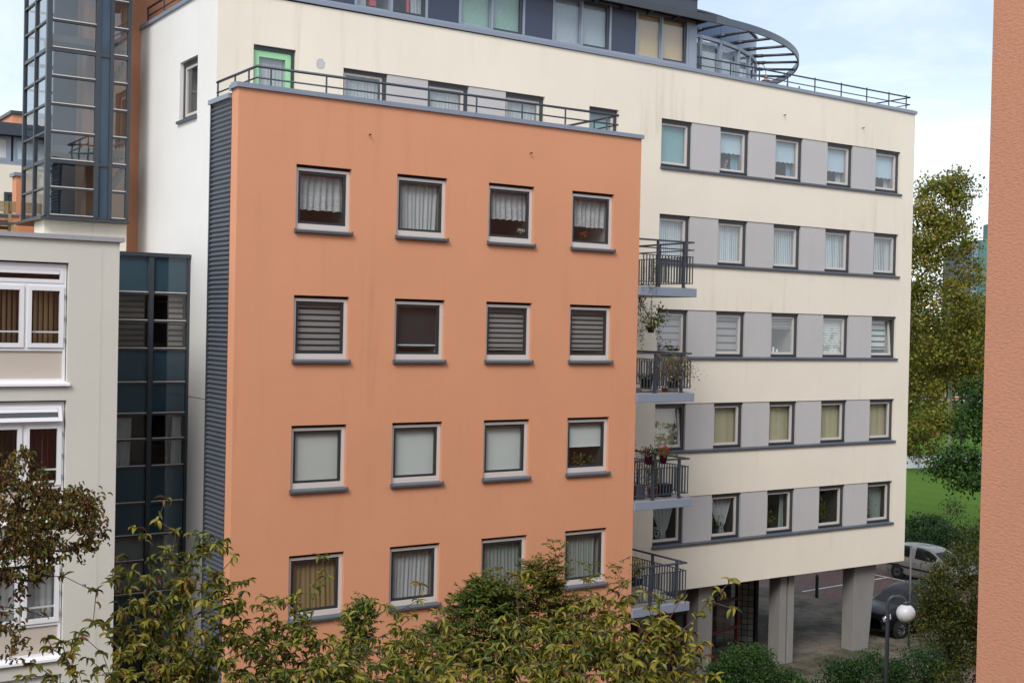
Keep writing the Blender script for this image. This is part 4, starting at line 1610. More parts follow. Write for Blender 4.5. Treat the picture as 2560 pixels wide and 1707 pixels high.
# bollard, sign pole, lamp
bo_ = MB().lathe([(0, 0), (.075, 0), (.07, .15), (.062, .8), (.07, .82), (.07, .88), (.06, .95), (.03, 1.0), (0, 1.01)], (27.7, 10.3, 0), 14)
tag(bo_.build('bollard', plain('dark_green_bollard', (.012, .035, .032), .5), None, True, 0, (27.7, 10.3, 0)), 'short dark green bollard standing by the brick parking bays', 'bollard')
sp = onY(2257, 1430, 3.0)
sp = Vector((24.4, 3.1, 0))
tag(MB().tube([(24.4, 3.1, 0), (24.4, 3.1, 3.55)], .035, 10).build('steel_pole', plain('galvanised_steel', (.10, .105, .11), .5, .3), None, True, 0, (24.4, 3.1, 0)), 'plain grey steel pole in front of the dark parked cars', 'pole')
LG = at(2264.5, 1532.5, 24.0)
LT = at(2228, 1491, 24.0)
LP = at(2219, 1560, 24.0)
lp = thing('globe_street_lamp', 'street lamp with a dirty white globe hanging from a bent dark pole', 'street lamp', (LP.x, LP.y, 0))
top = LT.z
hx, hy = LG.x - LP.x, LG.y - LP.y
pts = [(LP.x, LP.y, 0), (LP.x, LP.y, top - .16)]
for k in range(1, 6):
    an = math.pi / 2 * k / 5
    pts.append((LP.x + hx * .28 * (1 - math.cos(an)), LP.y + hy * .28 * (1 - math.cos(an)), top - .16 + .16 * math.sin(an)))
pts.append((LP.x + hx * .6, LP.y + hy * .6, top))
for k in range(1, 6):
    an = math.pi / 2 * k / 5
    pts.append((LP.x + hx * (.6 + .4 * math.sin(an)), LP.y + hy * (.6 + .4 * math.sin(an)), top - .18 * (1 - math.cos(an))))
pts.append((LG.x, LG.y, LG.z + .17))
MB().tube(pts, .038, 12).build('pole', 'anth', lp, True)


def globe_mat():
    m = NT('dirty_white_globe')
    a = m.noise(m.coord((9, 9, 2.2)), 1.0, 6, .7)
    sp_ = m.n('ShaderNodeSeparateXYZ')
    t_ = m.n('ShaderNodeTexCoord')
    m.l(t_.outputs['Object'], sp_.inputs[0])
    mr = m.n('ShaderNodeMapRange')
    mr.inputs[1].default_value = LG.z - .16
    mr.inputs[2].default_value = LG.z + .06
    mr.inputs[3].default_value = .95
    mr.inputs[4].default_value = 0.0
    m.l(sp_.outputs[2], mr.inputs[0])
    f = m.n('ShaderNodeMath', operation='MULTIPLY')
    m.l(m.ramp(a, [(.32, 1), (.62, .15)]), f.inputs[0])
    m.l(mr.outputs[0], f.inputs[1])
    m.base(m.mix(f.outputs[0], (.66, .67, .70), (.20, .19, .15)), .35, 0, .5)
    return m.m


r = .180
MB().lathe([(r * math.sin(math.pi * k / 18), -r * math.cos(math.pi * k / 18)) for k in range(19)], LG, 28).build('globe', globe_mat(), lp, True)
MB().lathe([(.04, r * .97), (.075, r * .96), (.06, r + .05), (.04, r + .06)], LG, 16).build('collar', 'anth', lp, True)

# ------------------------------------------------------------------ foliage tools
def leaf_shape(W=.42, fold=.35, droop=.9, rows=5, tipw=.0, curl=0.0):
    """unit-length leaf: +X along the midrib, bends down by droop radians"""
    vs, fs = [], []
    x = z = 0.0
    ang = .25
    step = 1.0 / rows
    mids = []
    for i in range(rows + 1):
        t = i / rows
        wd = W * .5 * (math.sin(math.pi * min(1, t ** .85)) ** .8 if 0 < t < 1 else 0) * (1 - .12 * t)
        mids.append((x, z, wd, ang))
        ang -= droop * step * (1 + curl * t)
        x += math.cos(ang) * step
        z += math.sin(ang) * step
    for i, (x, z, wd, an) in enumerate(mids):
        up = fold * wd
        vs += [(x + math.sin(an) * -up, -wd, z + up), (x, 0, z), (x + math.sin(an) * -up, wd, z + up)]
    for i in range(rows):
        a = i * 3
        for k in (0, 1):
            if i == 0:
                fs.append((a + 1, a + 3 + k, a + 4 + k))
            elif i == rows - 1:
                fs.append((a + k, a + 4, a + k + 1))
            else:
                fs.append((a + k, a + 3 + k, a + 4 + k, a + k + 1))
    return np.array(vs), fs


CH_SHAPES = [leaf_shape(.36, .7, 1.1), leaf_shape(.32, 1.1, 1.6), leaf_shape(.40, .45, .7), leaf_shape(.28, 1.3, 1.3), leaf_shape(.34, .9, 2.0), leaf_shape(.30, 1.0, .5), leaf_shape(.24, 1.6, 2.4)]
CURL_SHAPES = [leaf_shape(.34, 1.3, 2.6, 5, 0, .8), leaf_shape(.28, 1.6, -2.4, 5, 0, .9), leaf_shape(.40, 1.0, 1.6, 5), leaf_shape(.30, 1.5, 3.2, 5, 0, .5)]
FLAT_SHAPES = [leaf_shape(.55, .3, .5, 3), leaf_shape(.5, .5, .9, 3), leaf_shape(.6, .2, -.3, 3)]
ROUND_SHAPES = [leaf_shape(.85, .25, .4, 2), leaf_shape(.8, .4, .8, 2), leaf_shape(.9, .2, -.3, 2)]


def norm(a):
    return a / np.maximum(np.linalg.norm(a, axis=-1, keepdims=True), 1e-9)


def leaf_arrays(shapes, P, D, U, S):
    """list of (vertices, faces) groups per shape, vectorised"""
    X = norm(D)
    Z = U - (U * X).sum(1, keepdims=True) * X
    bad = np.linalg.norm(Z, axis=1) < 1e-3
    Z[bad] = np.array([1, 0, 0])
    Z = norm(Z)
    Y = np.cross(Z, X)
    return X, Y, Z


def leaves_mesh(name, shapes, P, D, U, S, tint, org):
    X, Y, Z = leaf_arrays(shapes, P, D, U, S)
    pick = rng.integers(0, len(shapes), len(P))
    V, F, T = [], [], []
    base = 0
    for k, (tv, tf) in enumerate(shapes):
        idx = np.where(pick == k)[0]
        if not len(idx):
            continue
        m = len(tv)
        vv = P[idx, None, :] + S[idx, None, None] * (tv[None, :, 0:1] * X[idx, None, :] + tv[None, :, 1:2] * Y[idx, None, :] + tv[None, :, 2:3] * Z[idx, None, :])
        V.append(vv.reshape(-1, 3) - np.array(org))
        T.append(np.repeat(tint[idx], m))
        for f in tf:
            fa = (np.arange(len(idx))[:, None] * m + np.array(f)[None, :] + base)
            F.append(fa)
        base += len(idx) * m
    V = np.concatenate(V)
    T = np.concatenate(T)
    loops = np.concatenate([f.reshape(-1) for f in F])
    lens = np.concatenate([np.full(len(f), f.shape[1]) for f in F])
    me = bpy.data.meshes.new(name)
    me.vertices.add(len(V))
    me.vertices.foreach_set('co', V.astype(np.float32).ravel())
    me.loops.add(len(loops))
    me.loops.foreach_set('vertex_index', loops.astype(np.int32))
    me.polygons.add(len(lens))
    st_ = np.concatenate([[0], np.cumsum(lens)[:-1]])
    me.polygons.foreach_set('loop_start', st_.astype(np.int32))
    me.polygons.foreach_set('loop_total', lens.astype(np.int32))
    me.update(calc_edges=True)
    me.validate()
    at_ = me.attributes.new('tint', 'FLOAT', 'POINT')
    at_.data.foreach_set('value', T.astype(np.float32))
    return me


def foliage(name, shapes, P, D, U, S, tint, mat, parent, stuff=True):
    org = parent['_o']
    me = leaves_mesh(name, shapes, P, D, U, S, tint, org)
    me.materials.append(M[mat])
    o = bpy.data.objects.new(name, me)
    col.objects.link(o)
    o.parent = parent
    o['_o'] = list(org)
    if stuff:
        o['kind'] = 'stuff'
    return o


def grow(root, tips, trunk, bf=.35, seg=.35, wig=.06):
    """connect all tips to a trunk by a short-path tree; returns nodes, parent index"""
    nodes = [np.array(p, float) for p in trunk]
    par = [-1] + list(range(len(trunk) - 1))
    plen = [0.0]
    for i in range(1, len(nodes)):
        plen.append(plen[-1] + np.linalg.norm(nodes[i] - nodes[i - 1]))
    tips = np.array(tips, float)
    left = np.ones(len(tips), bool)
    best = np.full(len(tips), 1e9)
    bi = np.zeros(len(tips), int)

    def upd(k):
        d = np.linalg.norm(tips - nodes[k], axis=1)
        dz = np.maximum(0, nodes[k][2] - tips[:, 2])
        c = d + bf * plen[k] + .6 * dz
        m = c < best
        best[m] = c[m]
        bi[m] = k
    for k in range(len(nodes)):
        upd(k)
    ends = []
    for _ in range(len(tips)):
        cand = np.where(left, best, 1e9)
        t = int(cand.argmin())
        left[t] = False
        a = bi[t]
        pa, pb = nodes[a], tips[t]
        L = np.linalg.norm(pb - pa)
        n = max(1, int(L / seg))
        prev = a
        # leave the parent in its own direction first, then bend to the tip
        gd = nodes[a] - nodes[par[a]] if par[a] >= 0 else np.array([0, 0, 1.])
        gd = gd / max(np.linalg.norm(gd), 1e-6)
        for i in range(1, n + 1):
            u = i / n
            q = pa + (pb - pa) * u + gd * L * .22 * u * (1 - u) * 2
            if i < n:
                q = q + rng.normal(0, wig * seg, 3)
            nodes.append(q)
            par.append(prev)
            plen.append(plen[prev] + np.linalg.norm(q - nodes[prev]))
            prev = len(nodes) - 1
            upd(prev)
        ends.append(prev)
    return np.array(nodes), np.array(par), ends


def limbs(nodes, par, rtip, expo, rmax):
    n = len(nodes)
    ch = [0] * n
    acc = np.zeros(n)
    has = np.zeros(n, bool)
    for i in range(n):
        if par[i] >= 0:
            has[par[i]] = True
    for i in range(n - 1, -1, -1):
        if not has[i]:
            acc[i] = rtip ** expo
        if par[i] >= 0:
            acc[par[i]] += acc[i]
    rad = np.minimum(acc ** (1 / expo), rmax)
    return rad


def limb_mesh(nodes, par, rad, lo, hi, sides):
    mb = MB()
    for i in range(len(nodes)):
        p = par[i]
        if p < 0 or not (lo <= rad[i] < hi):
            continue
        a, b = Vector(nodes[p]), Vector(nodes[i])
        t = b - a
        if t.length < 1e-5:
            continue
        t.normalize()
        u = t.orthogonal().normalized()
        v = t.cross(u)
        k = len(mb.v)
        ra = min(rad[p], rad[i] * 1.35)
        for q, r in ((a, ra), (b, rad[i])):
            for j in range(sides):
                an = 2 * math.pi * j / sides
                mb.v.append(tuple(q + (u * math.cos(an) + v * math.sin(an)) * r))
        for j in range(sides):
            j2 = (j + 1) % sides
            mb.f.append((k + j, k + j2, k + sides + j2, k + sides + j))
    return mb


def blob(n, c, rx, ry, rz, shell=.35):
    """random points in an ellipsoid, denser outside"""
    v = norm(rng.normal(0, 1, (n, 3)))
    r = rng.uniform(shell, 1, n) ** (1 / 2.2)
    return np.array(c) + v * r[:, None] * np.array([rx, ry, rz])


def make_tree(name, label, tips, base, top, leaf_fn, bark='bark', rtip=.0035, expo=2.35, rmax=.16, bf=.35, seg=.3, group=None, cat='tree', trunk_r=.05):
    base = np.array(base, float)
    top = np.array(top, float)
    tr_ = [base + (top - base) * t + np.array([.10 * math.sin(t * 4), .08 * math.sin(t * 5 + 1), 0]) * (1 if t > 0 else 0) for t in np.linspace(0, 1, 8)]
    t = thing(name, label, cat, tuple(base), group)
    nodes, par, ends = grow(base, tips, tr_, bf, seg)
    rad = limbs(nodes, par, rtip, expo, rmax)
    tk = limb_mesh(nodes, par, rad, trunk_r, 9, 9)
    if len(tk.f):
        tk.build('trunk', bark, t, True)
    bh = limb_mesh(nodes, par, rad, 0, trunk_r, 5)
    if len(bh.f):
        bh.build('branches', bark, t, True)
    leaf_fn(t, nodes, par, ends)
    return t, nodes, par, ends


def twig_dirs(nodes, par, idx):
    return norm(nodes[idx] - nodes[par[idx]])


def whorl_leaves(nodes, par, ends, per_tip=(5, 8), along=.55, size=(.095, .14), back=6, drop=.35):
    """drooping rosettes at twig ends and single leaves further back along each twig"""
    P, D, U, S = [], [], [], []
    for e in ends:
        d = nodes[e] - nodes[par[e]]
        d = d / max(np.linalg.norm(d), 1e-6)
        k = random.randint(*per_tip)
        ph = random.uniform(0, 6.28)
        for q in range(k):
            an = ph + 2 * math.pi * q / k + random.uniform(-.35, .35)
            h = np.array([math.cos(an), math.sin(an), 0.0])
            v = h * random.uniform(.7, 1.0) + d * random.uniform(.15, .7) + np.array([0, 0, random.uniform(-.35, .45) - drop * .5])
            P.append(nodes[e] + rng.normal(0, .006, 3))
            D.append(v)
            U.append(np.array([0, 0, 1.0]) + rng.normal(0, .35, 3))
            S.append(random.uniform(*size))
        i = e
        for b in range(back):
            j = par[i]
            if j < 0 or par[j] < 0:
                break
            for _ in range(2):
                if random.random() < along:
                    an = random.uniform(0, 6.28)
                    h = np.array([math.cos(an), math.sin(an), 0.0])
                    P.append(nodes[i] + (nodes[j] - nodes[i]) * random.random())
                    D.append(h + np.array([0, 0, random.uniform(-.7, .25)]))
                    U.append(np.array([0, 0, 1.0]) + rng.normal(0, .4, 3))
                    S.append(random.uniform(*size) * .95)
            i = j
    return np.array(P), np.array(D), np.array(U), np.array(S)


def project(P):
    q = (np.asarray(P) - np.array(CAM)) @ np.array(ROT)
    dz = -q[:, 2]
    return 1280 + FPX * q[:, 0] / dz, 853.5 - FPX * q[:, 1] / dz, dz


CHERRY = [(.0, (.026, .046, .009)), (.28, (.100, .130, .015)), (.50, (.210, .205, .024)), (.70, (.330, .280, .038)), (.87, (.240, .130, .032)), (1.0, (.12, .045, .025))]
M['cherry'] = leafmat('cherry_leaf', CHERRY, .30, .42)
M['chestnut'] = leafmat('scorched_chestnut_leaf', [(.0, (.045, .070, .012)), (.3, (.140, .130, .018)), (.5, (.160, .095, .022)), (.75, (.110, .042, .018)), (1.0, (.055, .022, .014))], .2, .6)
M['rowan'] = leafmat('fine_green_leaf', [(.0, (.020, .055, .008)), (.4, (.060, .110, .013)), (.7, (.130, .145, .020)), (.9, (.160, .130, .022)), (1.0, (.20, .10, .03))], .28, .5)
M['poplar'] = leafmat('poplar_leaf', [(.0, (.040, .065, .010)), (.4, (.115, .150, .020)), (.7, (.230, .230, .030)), (.9, (.30, .22, .03)), (1.0, (.28, .14, .03))], .35, .45)
M['bush'] = leafmat('dark_bush_leaf', [(.0, (.010, .030, .006)), (.5, (.022, .070, .010)), (.9, (.055, .120, .016)), (1.0, (.12, .12, .03))], .2, .5)
M['autumn'] = leafmat('yellowing_bush_leaf', [(.0, (.020, .038, .008)), (.4, (.060, .085, .012)), (.7, (.130, .125, .016)), (1.0, (.22, .15, .022))], .28, .5)


def cherry_leaf_fn(tint_mu, n_single=300, per=(4, 7), along=.42, size=(.075, .13)):
    def fn(t, nodes, par, ends):
        P, D, U, S = whorl_leaves(nodes, par, ends, per, along, size)
        n = len(P)
        tint = np.clip(rng.normal(tint_mu, .23, n) + .10 * np.sin(P[:, 0] * 2.1 + P[:, 1] * 1.3), 0, 1)
        px, py, dz = project(P)
        inside = (px > 5) & (px < 2450) & (py > 900) & (py < 1702)
        # nearest and highest leaves stay single
        score = dz + np.where(inside, 0, 1e3)
        order = np.argsort(score)[:n_single]
        single = np.zeros(n, bool)
        single[order] = True
        X, Y, Z = leaf_arrays(None, P, D, U, S)
        po = Vector(t['_o'])
        for i in np.where(single)[0]:
            me = LEAF_ME[int(rng.integers(0, len(CH_SHAPES)))][min(5, int(tint[i] * 6))]
            o = bpy.data.objects.new('leaf', me)
            col.objects.link(o)
            o.parent = t
            mt = Matrix(((X[i][0], Y[i][0], Z[i][0], P[i][0] - po.x), (X[i][1], Y[i][1], Z[i][1], P[i][1] - po.y), (X[i][2], Y[i][2], Z[i][2], P[i][2] - po.z), (0, 0, 0, 1)))
            o.matrix_basis = mt @ Matrix.Scale(float(S[i]), 4)
        r = ~single
        foliage('crown', CH_SHAPES, P[r], D[r], U[r], S[r], tint[r], 'cherry', t)
    return fn


LEAF_ME = []
for k, (tv, tf) in enumerate(CH_SHAPES):
    row = []
    for q in range(6):
        me = bpy.data.meshes.new('leaf')
        me.from_pydata([tuple(v) for v in tv], [], tf)
        a_ = me.attributes.new('tint', 'FLOAT', 'POINT')
        a_.data.foreach_set('value', [(q + .5) / 6] * len(tv))
        me.materials.append(M['cherry'])
        row.append(me)
    LEAF_ME.append(row)


def tips_from(specs):
    """(pixel x, pixel y, distance, width m, depth m, height m, count) -> points"""
    out = []
    for px, py, d, rx, ry, rz, n in specs:
        out.append(blob(n, at(px, py, d), rx, ry, rz))
    return np.concatenate(out)


# ------------------------------------------------------------------ three cherry trees below the camera
def cherry(label, specs, shoots, base_px, dist, tint, size=(.088, .145), along=.42):
    tips = tips_from([(*q[:3], q[3] * 1.12, q[4] * 1.1, q[5] * 1.15, int(q[6] * .86)) for q in specs])
    sh = []
    for px, py, d in shoots:
        sh.append(at(px, py, d))
    tips = np.concatenate([tips, np.array([tuple(q) for q in sh])])
    b = at(base_px[0], 1500, dist)
    top = at(base_px[0], base_px[1], dist)
    make_tree('cherry_tree', label, tips, (b.x, b.y, 0), (top.x, top.y, max(2.4, top.z)), cherry_leaf_fn(tint, 300, (4, 7), along, size), group='cherry trees in front of the houses', bf=.30, seg=.22, rmax=.14, rtip=.0042)


cherry('cherry tree with yellowing drooping leaves in front of the blue glazed bay',
       [(300, 1640, 13.5, .75, .9, .35, 80), (480, 1540, 14.0, .65, .8, .45, 100), (600, 1650, 14.5, .6, .8, .30, 90), (380, 1460, 14.0, .45, .5, .40, 45), (520, 1420, 14.0, .30, .5, .35, 30), (430, 1740, 13.5, 1.0, 1.2, .35, 60)],
       [(413, 1250, 14), (395, 1300, 14), (340, 1320, 14), (480, 1335, 14), (560, 1350, 14.2), (500, 1360, 14), (600, 1460, 14.2), (160, 1440, 13.5), (240, 1480, 13.6), (300, 1420, 14), (130, 1690, 12.8), (90, 1660, 12.6), (60, 1690, 12.6), (440, 1330, 14), (360, 1340, 14.1), (620, 1450, 14.4), (105, 1440, 13.4)],
       (420, 1900), 14.0, .46)
cherry('cherry tree with olive leaves in front of the orange facade centre',
       [(760, 1640, 14.5, .55, .9, .30, 80), (930, 1660, 14.0, .75, .9, .32, 110), (1060, 1610, 14.5, .45, .8, .30, 60), (700, 1545, 15, .30, .6, .22, 30), (850, 1750, 13.5, 1.2, 1.2, .35, 70), (1120, 1700, 13.5, .4, .8, .20, 34)],
       [(805, 1395, 14.6), (815, 1440, 14.6), (790, 1470, 14.6), (925, 1500, 14.4), (965, 1515, 14.4), (1052, 1460, 14.5), (1045, 1500, 14.5), (1130, 1500, 14.4), (655, 1490, 14.8), (700, 1500, 14.8), (740, 1490, 14.7), (600, 1530, 14.8), (990, 1530, 14.4), (870, 1540, 14.4), (1090, 1530, 14.5)],
       (900, 1950), 14.4, .44)
cherry('cherry tree with yellow green leaves beside the lowest balcony',
       [(1250, 1690, 12.5, .6, .9, .18, 56), (1450, 1650, 12.8, .65, .9, .30, 120), (1620, 1650, 13.2, .50, .8, .28, 90), (1360, 1600, 13.2, .5, .7, .22, 34), (1560, 1550, 13.6, .45, .7, .25, 60), (1440, 1760, 12.5, 1.3, 1.3, .30, 80), (1690, 1600, 13.4, .22, .5, .22, 26)],
       [(1320, 1430, 13.4), (1300, 1440, 13.4), (1560, 1452, 13.6), (1610, 1480, 13.6), (1650, 1500, 13.6), (1700, 1500, 13.5), (1740, 1545, 13.4), (1828, 1450, 13.5), (1800, 1480, 13.5), (1770, 1500, 13.5), (1830, 1520, 13.4), (1760, 1640, 13.0), (1790, 1690, 12.8), (1730, 1690, 12.8), (1470, 1450, 13.5), (1480, 1500, 13.4), (1240, 1560, 13.2), (1400, 1530, 13.3), (1530, 1500, 13.6)],
       (1440, 1950), 13.2, .48)

# chestnut with scorched leaves at the left edge


def chestnut_fn(t, nodes, par, ends):
    P, D, U, S = [], [], [], []
    for e in ends:
        for i in ((e, par[e]) if random.random() < .35 else (e,)):
            d = nodes[i] - nodes[par[i]]
            an0 = random.uniform(0, 6.28)
            k = random.randint(5, 7)
            for q in range(k):
                an = an0 + 2 * math.pi * q / k
                P.append(nodes[i] + rng.normal(0, .03, 3))
                D.append(np.array([math.cos(an), math.sin(an), random.uniform(-.8, .3)]))
                U.append(np.array([0, 0, 1.]) + rng.normal(0, .5, 3))
                S.append(random.uniform(.055, .105))
    P, D, U, S = map(np.array, (P, D, U, S))
    tint = np.clip(rng.normal(.44, .27, len(P)), 0, 1)
    foliage('crown', CURL_SHAPES, P, D, U, S, tint, 'chestnut', t)


tips = tips_from([(20, 1270, 13.0, .62, .9, .36, 120), (120, 1310, 13.2, .56, .8, .36, 150), (30, 1180, 13.0, .36, .6, .24, 46), (170, 1260, 13.4, .36, .5, .22, 50), (10, 1540, 12.6, .24, .5, .45, 34), (-140, 1380, 13, .5, .9, .6, 90), (40, 1400, 12.8, .45, .6, .25, 60), (225, 1330, 13.4, .16, .3, .16, 16)])
extra = np.array([tuple(at(*q)) for q in [(250, 1245, 13.4), (262, 1330, 13.4), (240, 1370, 13.3), (225, 1225, 13.4), (20, 1130, 13), (60, 1150, 13), (230, 1290, 13.4), (60, 1650, 12.5), (45, 1600, 12.6), (110, 1540, 12.8), (200, 1400, 13.2)]])
b = at(-260, 1500, 13.2)
make_tree('chestnut_tree', 'chestnut tree with brown curled leaves reaching in from the left edge', np.concatenate([tips, extra]), (b.x, b.y, 0), (b.x + .25, b.y, 5.5), chestnut_fn, 'bark_dark', .004, 2.3, .2, .3, .22)


# generic small-leaved tree or bush
def small_leaf_fn(mat, shapes, per=10, size=(.05, .08), spread=.12, mu=.45, sg=.2, clump=1.2, hang=.0):
    def fn(t, nodes, par, ends):
        E = nodes[ends]
        n = len(E) * per
        idx = np.repeat(np.arange(len(E)), per)
        P = E[idx] + rng.normal(0, spread, (n, 3)) * np.array([1, 1, .8])
        D = rng.normal(0, 1, (n, 3))
        D[:, 2] -= hang
        U = np.tile(np.array([0, 0, 1.0]), (n, 1)) + rng.normal(0, .6, (n, 3))
        S = rng.uniform(size[0], size[1], n)
        ct = rng.normal(0, sg * .7, len(E))
        tint = np.clip(mu + ct[idx] + rng.normal(0, sg * .7, n), 0, 1)
        foliage('crown', shapes, P, D, U, S, tint, mat, t)
    return fn


def pinnate_fn(mat, size=(.045, .07), per=4, mu=.4, sg=.2):
    """feathered leaves: a stalk with paired leaflets"""
    def fn(t, nodes, par, ends):
        P, D, U, S = [], [], [], []
        for e in ends:
            for q in range(per):
                an = random.uniform(0, 6.28)
                d = np.array([math.cos(an), math.sin(an), random.uniform(-.3, .9)])
                d /= np.linalg.norm(d)
                L = random.uniform(.12, .2)
                sd_v = np.cross(d, [0, 0, 1.0])
                sd_v /= max(np.linalg.norm(sd_v), 1e-6)
                o = nodes[e] + rng.normal(0, .03, 3)
                for k in range(5):
                    for s in (-1, 1):
                        P.append(o + d * L * (k + 1) / 5)
                        D.append(sd_v * s + d * .55 + np.array([0, 0, -.25]))
                        U.append(np.array([0, 0, 1.]) + rng.normal(0, .3, 3))
                        S.append(random.uniform(*size))
        P, D, U, S = map(np.array, (P, D, U, S))
        tint = np.clip(rng.normal(mu, sg, len(P)) + .18 * np.sin(P[:, 0] * 1.7 + P[:, 2] * 2), 0, 1)
        foliage('crown', FLAT_SHAPES, P, D, U, S, tint, mat, t)
    return fn


tips = tips_from([(1200, 1570, 19, .60, .6, .62, 230), (1330, 1540, 19.5, .62, .6, .60, 230), (1450, 1560, 19.5, .45, .6, .45, 110), (1230, 1480, 19, .35, .4, .25, 70), (1100, 1620, 19, .45, .6, .3, 70), (1300, 1750, 19, 1.4, 1.2, .7, 200), (1360, 1440, 19.5, .30, .4, .25, 60)])
extra = np.array([tuple(at(*q)) for q in [(1382, 1352, 19.5), (1385, 1375, 19.5), (1380, 1400, 19.5), (1392, 1390, 19.5), (1345, 1395, 19.4), (1350, 1420, 19.4), (1470, 1405, 19.6), (1478, 1430, 19.6), (1465, 1450, 19.6), (1542, 1415, 19.7), (1550, 1440, 19.7), (1560, 1470, 19.7), (1230, 1425, 19.2), (1270, 1430, 19.2), (1200, 1460, 19.1)]])
b = at(1320, 1500, 19.2)
make_tree('rowan_tree', 'feathery green rowan tree growing behind the cherry leaves before the orange wall', np.concatenate([tips, extra]), (b.x, b.y, 0), (b.x, b.y, 3.2), pinnate_fn('rowan', (.05, .075), 4, .58, .20), 'bark_dark', .003, 2.3, .1, .3, .22)
tips = tips_from([(905, 1545, 19.5, .18, .25, .28, 40), (890, 1620, 19.5, .25, .3, .3, 40), (870, 1750, 19.5, .5, .5, .5, 60)])
b = at(885, 1500, 19.5)
make_tree('rowan_sapling', 'slim feathery green sapling left of the rowan tree', tips, (b.x, b.y, 0), (b.x, b.y, 3.4), pinnate_fn('rowan', (.05, .075), 4, .30, .15), 'bark_dark', .003, 2.3, .06, .3, .22)

# ------------------------------------------------------------------ shrubs by the columns and right-hand trees


def bush(name, label, specs, dist, mat, per=14, size=(.05, .09), mu=.45, spread=.10, shapes=None, cat='bush', group=None, trunk_top=.5, bark='bark_dark', sg=.2):
    tips = tips_from(specs)
    c = tips.mean(0)
    tips[:, 2] = np.maximum(tips[:, 2], .08)
    make_tree(name, label, tips, (c[0], c[1], 0), (c[0], c[1], max(.25, trunk_top * c[2])), small_leaf_fn(mat, shapes or FLAT_SHAPES, per, size, spread, mu, sg), bark, .003, 2.3, .08, .25, .3, group, cat)


bush('round_shrub', 'rounded green shrub growing in front of the glass block screen', [(1868, 1690, 35.5, .95, .8, .90, 260), (1800, 1700, 35, .4, .4, .4, 60), (1960, 1720, 35.5, .6, .6, .45, 80)], 35.5, 'bush', 36, (.055, .095), .50, .12)
bush('low_shrub', 'low loose green shrub between the second and third column', [(2030, 1730, 34.5, .7, .6, .35, 80)], 34.5, 'bush', 28, (.05, .09), .42, .13)
bush('spreading_shrub', 'wide dark green shrub around the foot of the third column', [(2180, 1700, 35, .9, .7, .75, 220), (2110, 1695, 35.2, .6, .5, .55, 90), (2290, 1690, 34.5, .8, .7, .75, 180), (2350, 1660, 33.5, .6, .6, .6, 90)], 35, 'bush', 32, (.05, .09), .36, .13)
bush('yellowing_tree', 'small yellow green tree between the parked cars and near orange wall', [(2400, 1470, 27, .62, .7, .75, 230), (2340, 1560, 27, .45, .6, .50, 120), (2420, 1600, 27, .55, .7, .60, 150), (2430, 1400, 27.5, .35, .5, .45, 70), (2330, 1480, 27, .25, .4, .35, 50), (2500, 1550, 27, .8, .8, 1.2, 140), (2420, 1690, 26.5, .7, .7, .5, 110)], 27, 'autumn', 16, (.05, .085), .42, .10, None, 'tree', None, .45)

# tall poplar at the corner of the cream block
tips = tips_from([(2350, 510, 62, 1.3, 1.2, 1.5, 95), (2395, 475, 62, .9, .9, .8, 44), (2310, 580, 61, 1.1, 1.0, 1.5, 80), (2300, 670, 61, 1.1, 1, 1.6, 80), (2385, 600, 62, 1.1, 1.0, 1.2, 70), (2350, 760, 61, 1.5, 1.2, 1.2, 75), (2420, 690, 62, .8, .7, .9, 26),
                  (2300, 870, 61, 1.6, 1.4, 1.6, 100), (2390, 880, 62, 1.5, 1.4, 1.5, 110), (2440, 900, 62, 1.1, 1.2, 1.6, 70), (2310, 1010, 61, 1.3, 1.3, 1.2, 80), (2240, 850, 61, 1.5, 1.2, 3.0, 80), (2300, 1110, 60, .9, 1.2, .8, 45), (2350, 1060, 58, .8, .8, .6, 34), (2430, 780, 62, .9, .9, .9, 40)])
b = at(2225, 1300, 61)
make_tree('poplar_tree', 'tall poplar with yellowing leaves rising beside the corner of the cream block', tips, (b.x, b.y, 0), (b.x, b.y, 9.5), small_leaf_fn('poplar', ROUND_SHAPES, 28, (.12, .20), .25, .60, .20), 'bark_dark', .006, 2.2, .25, .35, .5)
tips = tips_from([(2400, 860, 92, 2.2, 2.0, 2.2, 120), (2450, 800, 92, 1.8, 1.8, 2.0, 90), (2340, 900, 92, 2.2, 2.0, 2.0, 100), (2480, 900, 92, 2.0, 2.0, 2.4, 90), (2300, 940, 92, 1.6, 1.8, 1.6, 60)])
b = at(2400, 1100, 92)
make_tree('lime_tree', 'broad olive green tree filling the gap behind the poplar', tips, (b.x, b.y, 0), (b.x, b.y, 5.0), small_leaf_fn('autumn', ROUND_SHAPES, 26, (.16, .28), .40, .55, .22), 'bark_dark', .008, 2.2, .3, .35, .7)
# darker broadleaf whose boughs cross the field
tips = tips_from([(2430, 1060, 48, .55, .8, .8, 90), (2400, 1150, 47, .65, .8, .5, 90), (2450, 1180, 47, .5, .8, .6, 80), (2350, 1175, 47, .35, .6, .22, 40), (2420, 1205, 46, .5, .7, .3, 60), (2560, 1100, 48, 1.5, 1.5, 2.0, 150), (2440, 980, 48, .4, .6, .5, 40)])
b = at(2640, 1300, 48)
make_tree('dark_maple_tree', 'dark green maple whose boughs hang over the sports field', tips, (b.x, b.y, 0), (b.x, b.y, 5.0), small_leaf_fn('bush', ROUND_SHAPES, 14, (.10, .16), .18, .55, .2), 'bark_dark', .006, 2.2, .25, .35, .5)
bush('field_edge_bush', 'dark bush at the edge of the sports field behind the silver car', [(2320, 1335, 66, 1.3, 1.5, 1.0, 200), (2400, 1360, 64, 1.3, 1.3, 1.0, 160), (2290, 1370, 64, 1.1, 1.2, .8, 110)], 65, 'bush', 18, (.09, .15), .30, .22, ROUND_SHAPES, 'bush', 'bushes along the field', .45)
